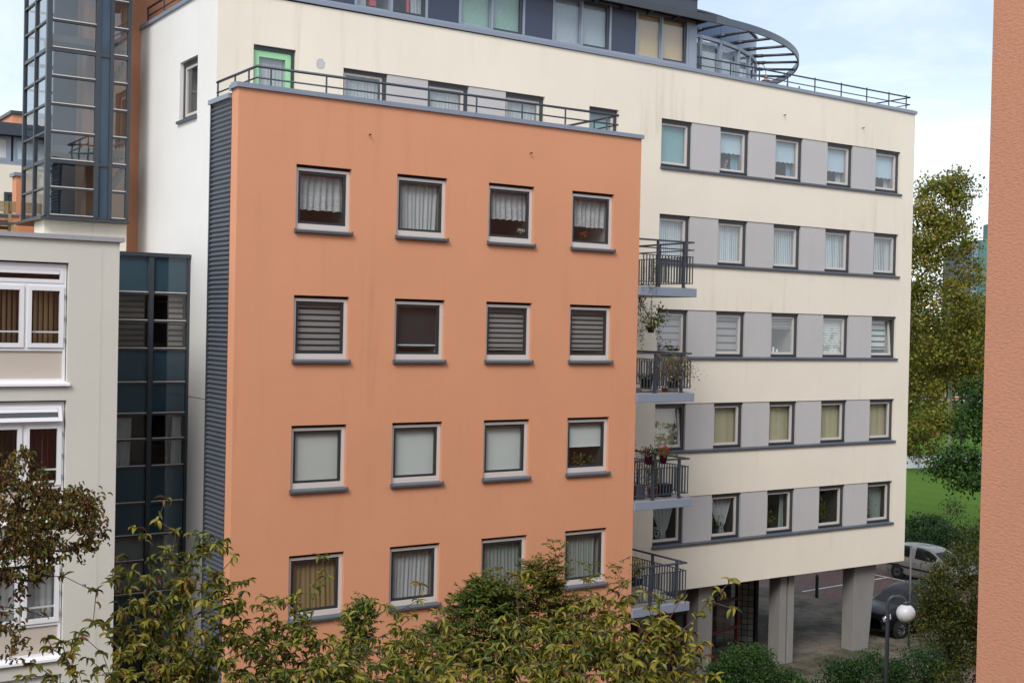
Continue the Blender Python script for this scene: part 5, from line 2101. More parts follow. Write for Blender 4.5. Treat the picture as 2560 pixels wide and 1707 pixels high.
bush('field_edge_bush', 'sprawling dark bush beside the field, nearer the near orange wall', [(2440, 1370, 60, 1.1, 1.3, 1.1, 170), (2500, 1340, 60, 1.3, 1.3, 1.3, 120), (2380, 1270, 61, .35, .5, .40, 16)], 60, 'autumn', 16, (.09, .14), .25, .22, ROUND_SHAPES, 'bush', 'bushes along the field', .45)
# belt of trees beyond the field
k = 0
for px, d, h, wd, nm in ((2180, 175, 12, 7, 'broad'), (2290, 190, 15, 8, 'rounded'), (2370, 180, 13, 7, 'low'), (2440, 185, 14, 7, 'dense'), (2520, 175, 13, 7, 'spreading'), (2600, 190, 14, 8, 'outermost')):
    c = at(px, 850, d)
    tips = np.concatenate([blob(170, (c.x, c.y, h * .55), wd, wd, h * .45), blob(50, (c.x + rng.normal(0, 2), c.y, h * .85), wd * .5, wd * .5, h * .2)])
    make_tree('field_tree', '%s dark tree in the belt beyond the sports field' % nm, tips, (c.x, c.y, 0), (c.x, c.y, h * .4), small_leaf_fn('bush' if k % 2 else 'autumn', ROUND_SHAPES, 14, (.45, .8), .8, .35, .2), 'bark_dark', .02, 2.2, .4, .35, 1.2, 'trees beyond the field')
    k += 1

fl = thing('fallen_leaves', 'scattered fallen leaves on the paving and parking bays', 'leaves', (24, 8, 0))
n = 2600
P = np.stack([rng.uniform(16, 40, n), rng.uniform(-2, 16, n), rng.uniform(.058, .064, n)], 1)
foliage('leaf_litter', FLAT_SHAPES, P, np.stack([rng.normal(0, 1, n), rng.normal(0, 1, n), rng.normal(0, .08, n)], 1), np.tile(np.array([0, 0, 1.]), (n, 1)), rng.uniform(.05, .10, n), np.clip(rng.normal(.7, .2, n), 0, 1), 'chestnut', fl)
fl['kind'] = 'stuff'

# ------------------------------------------------------------------ far tower and advertising boards by the field
ft = thing('teal_tower_block', 'distant teal tower block with white balcony edges behind the trees', 'building', tuple(at(2470, 850, 270)))
FO = at(2449, 620, 270)          # corner between grey flank and teal front
rt = Vector((.83, -.56, 0))      # towards the right in the picture
bk = Vector((.56, .83, 0))
H0 = at(2449, 600, 270).z
teal = plain('teal_cladding', (.075, .175, .185), .6, 0, .3, .06, .3)
greyf = plain('grey_flank', (.10, .105, .125), .7, 0, .3, .1, .3)
blue_strip = plain('pale_blue_strip', (.20, .27, .36), .5, 0, .4, .15, .5)


def slabv(name, a, b, c, d, z0, z1, mat, parent):
    MB().hexa([(a.x, a.y, z0), (b.x, b.y, z0), (c.x, c.y, z0), (d.x, d.y, z0), (a.x, a.y, z1), (b.x, b.y, z1), (c.x, c.y, z1), (d.x, d.y, z1)]).build(name, mat, parent)


F2 = Vector((FO.x, FO.y, 0))
slabv('teal_front', F2, F2 + rt * 14, F2 + rt * 14 + bk * 12, F2 + bk * 12, 0, H0, teal, ft)
slabv('blue_strip', F2 - rt * 1.4 + bk * .6, F2 - rt * .01 + bk * .6, F2 - rt * .01 + bk * 11, F2 - rt * 1.4 + bk * 11, 0, H0 - .5, blue_strip, ft)
slabv('grey_flank', F2 - rt * 4.4 + bk * 1.5, F2 - rt * 1.41 + bk * 1.5, F2 - rt * 1.41 + bk * 10, F2 - rt * 4.4 + bk * 10, 0, H0 - 1.2, greyf, ft)
slabv('roof_box', F2 + rt * 4 + bk * 3, F2 + rt * 12 + bk * 3, F2 + rt * 12 + bk * 9, F2 + rt * 4 + bk * 9, H0, H0 + 4, teal, ft)
for k in range(12):
    z = H0 - 4.2 - k * 1.98
    a, b = F2 + rt * 3.4 - bk * .8, F2 + rt * 13 - bk * .8
    MB().bar((a.x, a.y, z), (b.x, b.y, z), 1.4, .62).build('balcony_edge', 'white_paint', ft)
    a, b = F2 - rt * 4.0 + bk * 1.4, F2 - rt * 2.2 + bk * 1.4
    if k % 2 == 0:
        MB().bar((a.x, a.y, z), (b.x, b.y, z), .2, 1.5).build('window', 'spandrel', ft)
    a, b = F2 - rt * 1.2 + bk * .5, F2 - rt * .3 + bk * .5
    MB().bar((a.x, a.y, z), (b.x, b.y, z), .2, 1.0).build('window', 'spandrel', ft)

BA, BBp = Vector((70.2, 40.3, 0)), Vector((92, 36.2, 0))
bd = thing('field_boarding', 'long white advertising boarding along the near edge of the sports field', 'boarding', tuple(BA))
dv = (BBp - BA).normalized()
wht = plain('white_board', (.70, .71, .74), .5, 0, .4, .04)
n = 8
Lb = (BBp - BA).length / n
for k in range(n):
    a, b = BA + dv * (k * Lb + .03) - dv * 4, BA + dv * ((k + 1) * Lb - .03) - dv * 4
    MB().bar((a.x, a.y, .62), (b.x, b.y, .62), .04, .95).build('board', wht, bd)
    MB().bar((a.x, a.y, 1.13), (b.x, b.y, 1.13), .08, .05).build('top_rail', 'coping', bd)
    MB().bar((a.x - .05, a.y - .06, 0), (a.x - .05, a.y - .06, 1.15), .07, .07).build('post', 'coping', bd)
tx = bpy.data.curves.new('lettering', 'FONT')
tx.body = 'Le'
tx.size = .62
tx.shear = .25
tmp = bpy.data.objects.new('lettering_curve', tx)
col.objects.link(tmp)
bpy.context.view_layer.update()
tme = bpy.data.meshes.new_from_object(tmp.evaluated_get(bpy.context.evaluated_depsgraph_get()))
bpy.data.objects.remove(tmp)
to = bpy.data.objects.new('lettering', tme)
tme.materials.clear()
tme.materials.append(plain('grey_print', (.30, .30, .33), .6))
col.objects.link(to)
to.parent = bd
pt = BA + dv * 1.1
to.location = (pt.x - BA.x, pt.y - BA.y - .04, .42 - BA.z)
to.rotation_euler = (math.pi / 2, 0, math.atan2(dv.y, dv.x))
MB().bar((BA.x - dv.x * .1, BA.y - dv.y * .1 - .03, .66), (BA.x + dv.x * .35, BA.y + dv.y * .35 - .03, .70), .012, .10).build('printed_mark', 'blackish', bd)
BA2, BB2 = Vector((158, 116, 0)), Vector((172, 84, 0))
bd2 = thing('far_boarding', 'white and red advertising boarding on the far side of the sports field', 'boarding', tuple(BA2))
dv = (BB2 - BA2).normalized()
for k in range(10):
    a, b = BA2 + dv * (k * 3.4), BA2 + dv * (k * 3.4 + 3.3)
    MB().bar((a.x, a.y, .75), (b.x, b.y, .75), .06, 1.3).build('board', wht, bd2)
    if k % 2:
        MB().bar((a.x - .05, a.y - .03, .5), (b.x - .05, b.y - .03, .5), .02, .3).build('red_print', plain('faded_red', (.42, .12, .12), .6), bd2)
fp = thing('field_floodlight_pole', 'slim grey pole standing on the sports field', 'pole', tuple(at(2372, 1104, 95)))
b = at(2372, 1104, 95)
MB().tube([(b.x, b.y, 0), (b.x, b.y, 9)], .12, 8).build('mast', plain('pale_steel', (.30, .31, .36), .5), fp, True)
MB().box(b.x - .5, b.x + .5, b.y - .1, b.y + .1, 9.0, 9.3).build('lamp_head', 'anth', fp)

# ------------------------------------------------------------------ block on the photographer's side of the court
op_ = thing('opposite_apartment_block', 'orange apartment block standing behind the viewpoint, mirrored in the windows', 'building', (0, -28, 0))
MB().box(-48, 24, -40, -28, 0, 15.5).build('wall', 'orange', op_)
MB().box(-48.2, 24.2, -40.2, -27.9, 15.501, 15.7).build('coping', 'coping', op_)
wme = MB().box(-.66, .66, -.02, .02, -.7, .7).mesh('window')
wfe = MB()
ring_frame(wfe, -.72, .72, -.76, .76, -.01, .05, .08, .08, .08, .08)
wfm = wfe.mesh('frame')
for j in range(5):
    for i in range(28):
        x = -46 + i * 2.5
        if -2.5 < x < 11:
            continue
        z = 2.2 + j * 2.8
        wi = place('window', wme, 'spandrel', op_, (x, -27.97, z))
        fo = bpy.data.objects.new('frame', wfm)
        if not wfm.materials:
            wfm.materials.append(M['frame'])
        col.objects.link(fo)
        fo.parent = wi
        fo.rotation_euler = (0, 0, math.pi)
        fo.location = (0, .03, 0)
for k, (x, y, h) in enumerate(((31, -22, 9), (38, -26, 10), (46, -20, 9), (54, -26, 11), (63, -22, 10))):
    tips = blob(150, (x, y, h * .58), 3.6, 3.4, h * .42)
    make_tree('courtyard_tree', ('%s tree mirrored in the lower cream facade windows' % ('nearest', 'second', 'third', 'fourth', 'farthest')[k]), tips, (x, y, 0), (x, y, h * .4), small_leaf_fn('autumn' if k % 2 else 'bush', ROUND_SHAPES, 12, (.25, .45), .45, .4, .2), 'bark_dark', .01, 2.2, .3, .35, .9, 'trees across the court')

# ------------------------------------------------------------------ cars


def catmull(P, n):
    P = np.array(P, float)
    Q = np.vstack([2 * P[0] - P[1], P, 2 * P[-1] - P[-2]])
    out = []
    for i in range(1, len(Q) - 2):
        for t in np.linspace(0, 1, n, endpoint=False):
            a, b, c, d = Q[i - 1], Q[i], Q[i + 1], Q[i + 2]
            out.append(.5 * (2 * b + (c - a) * t + (2 * a - 5 * b + 4 * c - d) * t ** 2 + (3 * b - a - 3 * c + d) * t ** 3))
    out.append(P[-1])
    return np.array(out)


def car(name, label, loc, rotz, paint, L=3.9, Wd=1.70, Ht=1.50, kind='hatch', plate=None):
    """nose towards +X in local space"""
    t = thing(name, label, 'car', (0, 0, 0), 'cars parked by the block')
    hw = Wd / 2
    s = L / 3.9
    hz = Ht / 1.5
    # stations: x, half width, bottom, belt height, upper half width, top height
    if kind == 'hatch':
        ST = [(-1.93, .66, .38, .72, .60, .80), (-1.90, .76, .28, .86, .64, 1.02), (-1.80, .81, .24, .93, .60, 1.36), (-1.45, .84, .22, .96, .60, 1.46), (-.8, .85, .20, .95, .62, 1.50),
              (-.1, .85, .20, .93, .62, 1.49), (.35, .85, .20, .92, .60, 1.38), (.75, .84, .20, .91, .60, 1.14), (1.02, .84, .20, .90, .62, .955), (1.45, .82, .22, .84, .58, .89), (1.78, .76, .26, .74, .52, .78), (1.93, .60, .36, .58, .46, .62)]
    else:
        ST = [(-1.94, .68, .40, .76, .62, .84), (-1.91, .78, .30, .92, .64, 1.08), (-1.78, .83, .26, 1.0, .58, 1.38), (-1.4, .85, .24, 1.0, .60, 1.47), (-.75, .86, .22, .97, .62, 1.50),
              (-.1, .86, .22, .95, .62, 1.48), (.32, .86, .22, .94, .60, 1.36), (.70, .86, .22, .94, .62, 1.14), (.95, .86, .22, .94, .64, 1.0), (1.45, .84, .24, .90, .60, .955), (1.78, .78, .26, .80, .54, .84), (1.94, .62, .34, .62, .48, .66)]
    net = []
    for x, w_, zb, zl, wu, zt in ST:
        w_ *= hw / .85
        wu *= hw / .85
        x *= s
        zb, zl, zt = zb * hz, zl * hz, zt * hz
        net.append([(x, 0, zb), (x, w_ * .9, zb), (x, w_, zb + (zl - zb) * .35), (x, w_ * .995, zb + (zl - zb) * .75), (x, w_ * .955, zl), (x, wu + (w_ * .955 - wu) * .55, zl + (zt - zl) * .5), (x, wu, zl + (zt - zl) * .93), (x, wu * .55, zt), (x, 0, zt + .004)])
    net = np.array(net)
    nu, nv = 5, 4
    rows = [catmull(r_, nv) for r_ in net]
    rows = np.array(rows)
    surf = np.array([catmull(rows[:, k], nu) for k in range(rows.shape[1])]).transpose(1, 0, 2)   # [u, v, 3]
    NU, NV = surf.shape[:2]

    def sheet_(u0, u1, v0, v1, off, mirror):
        mb = MB()
        idx = {}
        S_ = surf.copy()
        if mirror:
            S_[:, :, 1] *= -1
        du = np.gradient(S_, axis=0)
        dvv = np.gradient(S_, axis=1)
        nn = np.cross(du, dvv)
        nn /= np.maximum(np.linalg.norm(nn, axis=2, keepdims=True), 1e-9)
        if nn[NU // 2, NV // 2] @ (S_[NU // 2, NV // 2] - np.array([0, 0, .7])) < 0:
            nn = -nn
        S2 = S_ + nn * off
        for i in range(u0, u1 + 1):
            for j in range(v0, v1 + 1):
                idx[i, j] = len(mb.v)
                mb.v.append(tuple(S2[i, j]))
        for i in range(u0, u1):
            for j in range(v0, v1):
                mb.f.append((idx[i, j], idx[i + 1, j], idx[i + 1, j + 1], idx[i, j + 1]))
        return mb

    def both(name_, u0, u1, v0, v1, off, mat):
        mb = sheet_(u0, u1, v0, v1, off, False)
        m2 = sheet_(u0, u1, v0, v1, off, True)
        k = len(mb.v)
        mb.v += m2.v
        mb.f += [tuple(q + k for q in reversed(f)) for f in m2.f]
        return mb.build(name_, mat, t, True)

    both('body', 0, NU - 1, 0, NV - 1, 0, paint)
    cg = M['car_glass']
    V4, V6, V8 = 4 * nv, 6 * nv, 8 * nv
    # side windows, windscreen, rear window
    for mirror in (False, True):
        for a, b in ((2 * nu + 3, 4 * nu + 1), (4 * nu + 3, 7 * nu - 1)):
            sheet_(a, b, V4 + 1, V6, .006, mirror).build('side_window', cg, t, True)
    both('windscreen', 6 * nu + 1, 8 * nu - 1, V6 + 2, V8, .006, cg)
    both('rear_window', 1 * nu + 1, 2 * nu + 1, V6 + 1, V8, .006, cg)
    for mirror in (False, True):
        sheet_(9 * nu + 3, 10 * nu + 3, 3 * nv, V4 + 2, .008, mirror).build('headlight', M['headlamp'], t, True)
        sheet_(1, 1 * nu + 2, 3 * nv, V4 + 2, .008, mirror).build('tail_light', M['taillamp'], t, True)
        sheet_(2 * nu, 9 * nu, 2 * nv + 1, 2 * nv + 2, .010, mirror).build('side_moulding', 'blackish', t, True)
    both('lower_grille', 10 * nu + 2, 11 * nu - 1, nv + 1, 2 * nv + 1, .008, 'blackish')
    wr = .305 * hz
    for x in (-1.22 * s, 1.22 * s):
        for sy in (-1, 1):
            yy = sy * (hw - .10)
            ar = MB()
            ar.lathe([(0, .012), (wr * 1.16, .012), (wr * 1.18, -.02)], (0, 0, 0), 24)
            for i_, v in enumerate(ar.v):
                ar.v[i_] = (x + v[0], sy * (hw - .005 + v[2] * .6), wr * 1.02 + v[1])
            ar.build('wheel_arch', 'blackish', t)
            ty = MB()
            ty.lathe([(wr * .62, .10), (wr * .9, .105), (wr, .07), (wr, -.09), (wr * .6, -.10)], (0, 0, 0), 26)
            for i_, v in enumerate(ty.v):
                ty.v[i_] = (x + v[0], yy + sy * v[2] * 1.15, wr + v[1])
            wl = ty.build('wheel', M['tyre'], t, True)
            rm = MB()
            rm.lathe([(0, .085), (wr * .16, .085), (wr * .2, .07), (wr * .6, .085), (wr * .64, .10)], (0, 0, 0), 26)
            for k in range(9):
                a_ = 2 * math.pi * k / 9
                a1_ = a_ + .22
                rm.hexa([(wr * .22 * math.cos(a_), wr * .22 * math.sin(a_), .08), (wr * .6 * math.cos(a_), wr * .6 * math.sin(a_), .095), (wr * .6 * math.cos(a1_), wr * .6 * math.sin(a1_), .095), (wr * .22 * math.cos(a1_), wr * .22 * math.sin(a1_), .08),
                         (wr * .22 * math.cos(a_), wr * .22 * math.sin(a_), .11), (wr * .6 * math.cos(a_), wr * .6 * math.sin(a_), .112), (wr * .6 * math.cos(a1_), wr * .6 * math.sin(a1_), .112), (wr * .22 * math.cos(a1_), wr * .22 * math.sin(a1_), .11)])
            for i_, v in enumerate(rm.v):
                rm.v[i_] = (x + v[0], yy + sy * v[2] * 1.15, wr + v[1])
            rm.build('rim', M['rim'], wl, False)
    for sy in (-1, 1):
        MB().box(.72 * s, .90 * s, sy * (hw + .02) - .07, sy * (hw + .02) + .07, .95 * hz, 1.07 * hz).build('mirror', paint, t, True, .03)
        for x in (-.35, .45):
            MB().box((x - .09) * s, (x + .09) * s, sy * (hw + .008) - .015, sy * (hw + .008) + .015, .80 * hz, .825 * hz).build('door_handle', paint, t)
        for x in (.02,):
            MB().box((x - .012) * s, (x + .012) * s, sy * (hw * .985), sy * (hw + .004), .25 * hz, .9 * hz).build('door_seam', 'blackish', t)
    if plate:
        MB().box(-L / 2 - .012, -L / 2 + .06, -.26, .26, .62, .73).build('number_plate', M['plate'], t)
        MB().box(-L / 2 - .02, -L / 2 + .2, -.70, .70, .34, .52).build('rear_bumper', paint, t, False, .05)
    t.location = loc
    t.rotation_euler = (0, 0, rotz)
    return t


M['car_glass'] = NT('car_window_glass').base((.006, .008, .009), .03, 0, .28).m
M['headlamp'] = NT('headlamp_glass').base((.62, .64, .66), .12, .7, .6).m
M['taillamp'] = NT('tail_lamp_glass').base((.30, .01, .01), .15, 0, .6).m
M['tyre'] = NT('tyre_rubber').base((.012, .012, .012), .8, 0, .3).m
M['rim'] = NT('alloy_rim').base((.20, .20, .21), .35, .6, .5).m
M['plate'] = NT('yellow_number_plate').base((.75, .42, .02), .5).m


def carpaint(name, c, metal=.3, coat=.5):
    m = NT(name)
    n = m.noise(m.coord((2, 2, 2)), 1.0, 5, .6)
    m.base(m.mix(n, [x * .9 for x in c], c), .35, metal, .25)
    m.b.inputs['Coat Weight'].default_value = coat
    m.b.inputs['Coat Roughness'].default_value = .06
    return m.m


car('silver_hatchback', 'silver grey hatchback parked at the right corner of the cream block', (34.82, 10.15, .02), -math.pi / 2, carpaint('champagne_silver_paint', (.27, .262, .243), .4), 3.9, 1.68, 1.52)
car('black_car', 'black car parked nose out behind the third concrete column', (26.45, 4.9, .05), math.pi, carpaint('black_paint', (.002, .0025, .0035), 0, .10), 4.3, 1.80, 1.60, 'suv')
car('dark_blue_car', 'dark blue car half hidden by bushes right of the black car', (28.6, 2.2, .02), math.pi, carpaint('dark_blue_paint', (.004, .006, .011), 0, .25), 4.1, 1.74, 1.46)
car('white_car', 'white car with a yellow number plate seen from behind under the overhang', (34.35, 15.35, .02), math.pi / 2, carpaint('white_paint', (.66, .68, .72), 0), 4.0, 1.72, 1.5, 'hatch', True)

# ------------------------------------------------------------------ pots and plants on balconies and sills


def pot_mesh(c, r0, r1, h, n=16):
    return MB().lathe([(0, 0), (r0, 0), (r1, h), (r1 * 1.08, h), (r1 * 1.08, h * 1.07), (r1 * .9, h * 1.07), (r1 * .85, h * .92), (0, h * .92)], c, n)


def tuft(t, c, n, spread, size, mat, mu=.4, sg=.2, up=.6, shapes=None, name='foliage', hang=0):
    P = np.array(c) + rng.normal(0, 1, (n, 3)) * np.array(spread)
    D = norm(P - np.array(c) + np.array([0, 0, -spread[2] * .5])) + np.array([0, 0, up - hang]) + rng.normal(0, .4, (n, 3))
    U = np.tile(np.array([0, 0, 1.]), (n, 1)) + rng.normal(0, .5, (n, 3))
    S = rng.uniform(size[0], size[1], n)
    tint = np.clip(rng.normal(mu, sg, n), 0, 1)
    return foliage(name, shapes or FLAT_SHAPES, P, D, U, S, tint, mat, t)


def stems(t, c, n, spread, h, mat='bark', r=.004, name='stems'):
    mb = MB()
    for k in range(n):
        e = np.array(c) + np.array([random.gauss(0, spread), random.gauss(0, spread), h * random.uniform(.6, 1.1)])
        m_ = (np.array(c) + e) / 2 + rng.normal(0, spread * .25, 3)
        mb.tube([c, tuple(m_), tuple(e)], [r, r * .8, r * .4], 4)
    return mb.build(name, mat, t, True)


M['flower_red'] = leafmat('red_petal', [(0, (.35, .01, .012)), (1, (.62, .04, .03))], .2, .6)
M['flower_purple'] = leafmat('heather_spike', [(0, (.10, .012, .05)), (1, (.28, .04, .12))], .2, .6)
M['flower_white'] = leafmat('white_petal', [(0, (.55, .56, .52)), (1, (.75, .75, .72))], .2, .6)
M['dry'] = leafmat('dry_straw_leaf', [(0, (.10, .075, .03)), (.5, (.26, .19, .08)), (1, (.42, .32, .16))], .2, .7)
M['purple_pot'] = plain('purple_pot', (.12, .004, .045), .35, 0, .5, .05)
M['black_pot'] = plain('black_plastic_pot', (.010, .011, .014), .4, 0, .5, .1)
M['terracotta'] = plain('terracotta', (.36, .10, .03), .8, 0, .3, .1)
M['saucer'] = plain('pinkish_saucer', (.42, .37, .38), .6, 0, .4, .05)
M['grey_pot'] = plain('grey_plastic_planter', (.075, .080, .095), .5, 0, .4, .05)

# uppermost balcony: trailing vine, and hanging basket below it
z = BZ[0]
v0 = onY(1605, 690, .02)
vn = thing('trailing_vine', 'thin leafy vine trailing down from the uppermost balcony past its edge', 'plant', (v0.x, .02, z))
mb = MB()
ends_ = []
for k in range(16):
    a = np.array([v0.x + random.uniform(-.25, .25), random.uniform(.0, .5), z - .26 + random.uniform(0, .1)])
    pts = [a]
    dx = random.uniform(-.15, .15)
    for q in range(8):
        a = a + np.array([dx + random.gauss(0, .05), -.02 + random.gauss(0, .03), -random.uniform(.08, .2)])
        pts.append(a.copy())
        if random.random() < .75:
            ends_.append(a.copy())
    mb.tube([tuple(p_) for p_ in pts], [.006 - .0006 * i_ for i_ in range(9)], 4)
for k in range(9):
    a = np.array([v0.x + random.uniform(-.2, .55), random.uniform(-.12, .0), z - .2])
    pts = [a]
    for q in range(6):
        a = a + np.array([random.gauss(0, .06), -.01, random.uniform(.08, .16)])
        pts.append(a.copy())
        if k % 3 == 0:
            ends_.append(a.copy())
    if k % 3 == 0:
        mb.tube([tuple(p_) for p_ in pts], .004, 4)
mb.v = [(max(q_[0], 9.53), q_[1], q_[2]) for q_ in mb.v]
mb.build('stems', 'bark', vn, True)
E_ = np.array(ends_)
E_[:, 0] = np.maximum(E_[:, 0], 9.62)
n = len(E_) * 5
P = np.repeat(E_, 5, 0) + rng.normal(0, .05, (n, 3))
foliage('foliage', FLAT_SHAPES, P, rng.normal(0, 1, (n, 3)) - np.array([0, 0, .3]), rng.normal(0, .5, (n, 3)) + np.array([0, 0, 1]), rng.uniform(.04, .075, n), np.clip(rng.normal(.55, .2, n), 0, 1), 'rowan', vn)
hb = onY(1627, 822, .35)
hk = thing('hanging_basket', 'dark hanging pot of green and reddish foliage below the uppermost balcony', 'plant pot', tuple(hb))
pot_mesh((hb.x, hb.y, hb.z - .10), .075, .11, .15).build('pot', 'black_pot', hk, True)
mb = MB()
for k in range(3):
    a_ = 2.1 * k
    mb.tube([(hb.x + .1 * math.cos(a_), hb.y + .1 * math.sin(a_), hb.z + .05), (hb.x, hb.y, hb.z + .75), (hb.x, hb.y, BZ[0] - .24)], .005, 4)
mb.build('hanger', 'bark', hk)
tuft(hk, (hb.x + .02, hb.y, hb.z + .18), 170, (.14, .12, .10), (.06, .10), 'rowan', .62, .25, .3)
tuft(hk, (hb.x + .28, hb.y, hb.z + .34), 130, (.12, .10, .14), (.06, .10), 'rowan', .35, .2, .1, None, 'side_foliage')
# second balcony
z = BZ[1]


def pot(label, px, py, Y, r0, r1, h, mat, name='flower_pot', saucer=False):
    b_ = onY(px, py, Y)
    t = thing(name, label, 'plant pot', (b_.x, Y, b_.z))
    if saucer:
        MB().lathe([(0, 0), (r0 * 1.1, 0), (r0 * 1.5, .06), (r0 * 1.45, .07), (r0 * 1.0, .03)], (b_.x, Y, b_.z), 18).build('saucer', 'saucer', t, True)
    pot_mesh((b_.x, Y, b_.z + (.03 if saucer else 0)), r0, r1, h).build('pot', mat, t, True)
    return t, (b_.x, Y, b_.z + h)


def on_deck(px, k, Y):
    """place on balcony k's deck under photo column px"""
    q_ = onY(px, 900, Y)
    return q_.x


def deck_pot(label, px, k, Y, r0, r1, h, mat, name='flower_pot', saucer=False, square=False):
    x = on_deck(px, k, Y)
    z_ = BZ[k] + .001
    t = thing(name, label, 'plant pot', (x, Y, z_))
    o_ = .0
    if saucer:
        MB().lathe([(0, .0), (r0 * 1.1, 0), (r0 * 1.5, .07), (r0 * 1.45, .08), (r0 * 1.0, .03)], (x, Y, z_), 18).build('saucer', 'saucer', t, True)
        o_ = .03
    if square:
        MB().hexa([(x - r0, Y - r0, z_), (x + r0, Y - r0, z_), (x + r0, Y + r0, z_), (x - r0, Y + r0, z_), (x - r1, Y - r1, z_ + h), (x + r1, Y - r1, z_ + h), (x + r1, Y + r1, z_ + h), (x - r1, Y + r1, z_ + h)]).build('pot', mat, t, False, .012)
    else:
        pot_mesh((x, Y, z_ + o_), r0, r1, h).build('pot', mat, t, True)
    return t, (x, Y, z_ + o_ + h)


t, c = deck_pot('dark pot of low evergreen on a pale saucer, second balcony from the top', 1617, 1, .35, .13, .17, .30, 'black_pot', 'flower_pot', True)
tuft(t, (c[0], c[1], c[2] + .05), 140, (.11, .11, .04), (.05, .08), 'bush', .4, .2, .7)
t, c = deck_pot('pot of tall dry straw coloured grass on the second balcony from the top', 1683, 1, .35, .12, .16, .24, 'black_pot', 'flower_pot', True)
stems(t, c, 110, .26, .66, 'dry_stem' if 'dry_stem' in M else 'wood', .003)
tuft(t, (c[0] + .02, c[1] - .05, c[2] + .30), 1500, (.25, .20, .17), (.04, .075), 'dry', .55, .28, .2)
tuft(t, (c[0] - .02, c[1], c[2] + .42), 110, (.10, .10, .13), (.04, .07), 'rowan', .6, .2, .5, None, 'green_shoots')
t, c = deck_pot('small terracotta pot between the saucers on the second balcony', 1663, 1, .3, .06, .08, .10, 'terracotta')
# third balcony
t, c = deck_pot('grey square planter with a bare climber on the third balcony', 1601, 2, .32, .13, .16, .36, 'grey_pot', 'planter', False, True)
stems(t, c, 7, .08, .95, 'bark', .006)
tuft(t, (c[0], c[1], c[2] + .45), 40, (.08, .08, .3), (.05, .08), 'chestnut', .6, .2, 0)
tuft(t, (c[0], c[1], c[2] + .03), 70, (.10, .10, .03), (.03, .05), 'flower_purple', .5, .3, .6, None, 'flowers')
t, c = deck_pot('terracotta pot with a bushy green climber on the third balcony', 1637, 2, .40, .11, .14, .26, 'terracotta')
stems(t, c, 8, .06, .8, 'bark', .005)
tuft(t, (c[0], c[1], c[2] + .35), 230, (.09, .09, .24), (.05, .09), 'autumn', .6, .2, 0)
t, c = deck_pot('black square tub at the corner of the third balcony', 1667, 2, .40, .14, .17, .34, 'black_pot', 'planter', False, True)
tuft(t, (c[0], c[1], c[2] + .01), 30, (.09, .09, .02), (.03, .05), 'dry', .4, .2, .4)
for px, lab, fl, gm in ((1622, 'purple pot of heather clipped to the rail of the third balcony', 'flower_purple', .35), (1659, 'purple pot of red flowers clipped to the rail of the third balcony', 'flower_red', .5)):
    x = onY(px, 1110, -.10).x
    zc = BZ[2] + 1.025
    t = thing('rail_pot', lab, 'plant pot', (x, -.10, zc - .08))
    pot_mesh((x, -.10, zc - .08), .075, .115, .21).build('pot', 'purple_pot', t, True)
    tuft(t, (x, -.10, zc + .22), 150, (.10, .10, .06), (.05, .08), 'bush' if fl == 'flower_purple' else 'rowan', gm, .2, .7)
    tuft(t, (x - .06 if fl == 'flower_purple' else x, -.12, zc + .25), 110, (.07, .07, .06), (.03, .055), fl, .5, .3, .9, None, 'flowers')
# lowest balcony: planter box on the inside of the rail
x = onY(1589, 1440, .12).x
zc = BZ[3] + .55
t = thing('planter_box', 'black planter box with a bushy pale green shrub on the lowest balcony rail', 'planter', (x, .12, zc))
MB().hexa([(x - .30, .05, zc), (x + .12, .05, zc), (x + .12, .22, zc), (x - .30, .22, zc), (x - .33, .03, zc + .17), (x + .15, .03, zc + .17), (x + .15, .24, zc + .17), (x - .33, .24, zc + .17)]).build('box', 'black_pot', t, False, .01)
tuft(t, (x - .08, .14, zc + .40), 420, (.14, .08, .15), (.05, .085), 'autumn', .68, .15, .7)
stems(t, (x - .08, .14, zc + .15), 14, .10, .40, 'bark', .004)

# flowers standing on window sills indoors


def sill_plant(label, x, Y, z, r, leafm, n, size, sp, flower=None, potm='black_pot', mu=.5):
    t = thing('sill_plant', label, 'plant', (x, Y, z))
    pot_mesh((x, Y, z), r * .75, r, r * 1.5, 14).build('pot', potm, t, True)
    c_ = (x, Y, z + r * 1.5 + sp[2])
    tuft(t, c_, n, sp, size, leafm, mu, .2, .5)
    if flower:
        tuft(t, (x, Y - .02, z + r * 1.5 + sp[2] * 1.7), 60, (sp[0] * .8, sp[1] * .8, sp[2] * .4), (.03, .05), flower, .5, .3, .8, None, 'flowers')
    return t


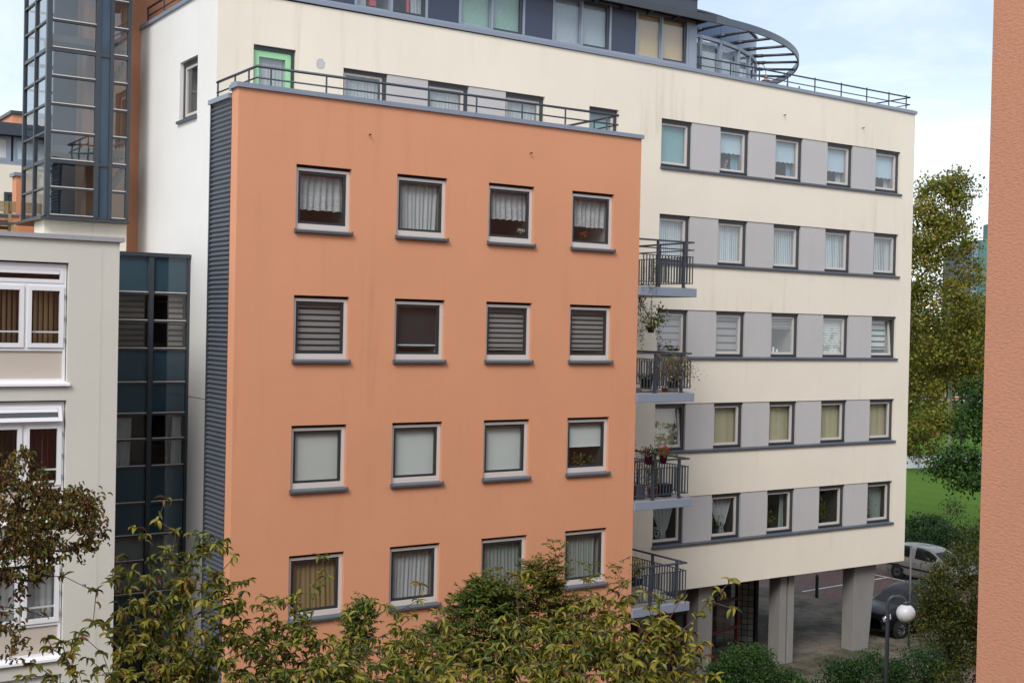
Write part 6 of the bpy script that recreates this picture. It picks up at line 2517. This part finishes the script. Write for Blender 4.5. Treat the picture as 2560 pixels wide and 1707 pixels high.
g = WIN_O[3]
sill_plant('pink red flowers on the sill of the fourth window, top row of orange facade', g[0] + .35, .19, g[2] - .02, .05, 'rowan', 40, (.04, .07), (.06, .03, .05), 'flower_red')
g = WIN_O[2]
sill_plant('pale rounded plant on the sill of the third window, top row of orange facade', g[1] - .12, .19, g[2] - .02, .04, 'rowan', 50, (.03, .05), (.05, .03, .05), 'flower_white')
g = WIN_O[11]
sill_plant('bright green leafy plant below the half drawn blind of the orange facade', g[0] + .36, .20, g[2] - .03, .05, 'autumn', 90, (.05, .08), (.08, .04, .08), None, 'black_pot', .6)
sill_plant('small dark green plant below the half drawn blind of the orange facade', g[0] + .75, .20, g[2] - .03, .045, 'bush', 60, (.04, .06), (.06, .03, .06), None)
zl_ = ZT[4] - 1.40 + .157
for i, (dx, lab, lm, n_, sp_, fl, pm, mu_) in enumerate(((.30, 'white flowers in a turquoise vase in the first lowest row window of cream facade', 'flower_white', 90, (.12, .06, .10), 'flower_white', 'blind_teal', .5),
                                                 (.30, 'green plant in a blue pot in the second lowest row window of cream facade', 'rowan', 110, (.12, .06, .12), None, 'blue_pot', .35),
                                                 (.22, 'yellow green leafy plant in the third lowest row window of cream facade', 'autumn', 120, (.10, .06, .18), None, 'black_pot', .65),
                                                 (.25, 'tall yellow green plant in the fourth lowest row window of cream facade', 'autumn', 160, (.10, .06, .22), None, 'black_pot', .6),
                                                 (.15, 'variegated climbing plant in the fifth lowest row window of cream facade', 'autumn', 160, (.09, .06, .26), None, 'black_pot', .75))):
    if 'blue_pot' not in M:
        M['blue_pot'] = plain('blue_glaze', (.01, .05, .28), .2)
    sill_plant(lab, X0C + i * PIT + .12 + dx, YC + .26, zl_, .06, lm, n_, (.05, .085), sp_, fl, pm, mu_)
x = X0C + PIT + .45
sill_plant('tall pink headed flower in a vase in the second top row window of cream facade', x, YC + .26, ZT[0] - 1.24, .04, 'flower_white', 40, (.04, .06), (.04, .03, .07), 'flower_red', 'blind_pale')
x = 4.20
sill_plant('green plant with a pink flower on the sill of the second penthouse window', x, PY + .2, Z0P + .08, .05, 'rowan', 50, (.05, .08), (.07, .04, .05), None)
# striped cushioned chair back behind the third row window
x = X0C + 2 * PIT + .16
sc2 = thing('striped_chair', 'blue and white striped chair back in the third window, third row of cream facade', 'chair', (x, YC + .4, ZT[2] - 1.4))
zz0 = ZT[2] - 1.28
for k in range(6):
    xa = x + k * .085
    MB().box(xa, xa + .083, YC + .36, YC + .41, zz0 - .3, zz0 + .20 - .012 * (k - 2.5) ** 2).build('back_stripe', ('navy', 'white_frame')[k % 2], sc2)
MB().box(x, x + .51, YC + .41, YC + .8, zz0 - .34, zz0 - .3).build('seat', 'navy', sc2)
# two chair tops and a stick on the roof terrace
rt_ = thing('roof_chair', 'brown folding chair back showing above the roof edge of the cream block', 'chair', (19.3, 4.2, 18.36))
for dx in (0, .55):
    MB().bar((19.1 + dx, 4.2, 18.36), (19.02 + dx, 4.2, 18.84), .035, .05).build('back_post', 'wood', rt_)
MB().box(19.06, 19.62, 4.19, 4.21, 18.55, 18.66).build('back_slat', 'wood', rt_)

for o in bpy.data.objects:
    if '_o' in o:
        del o['_o']
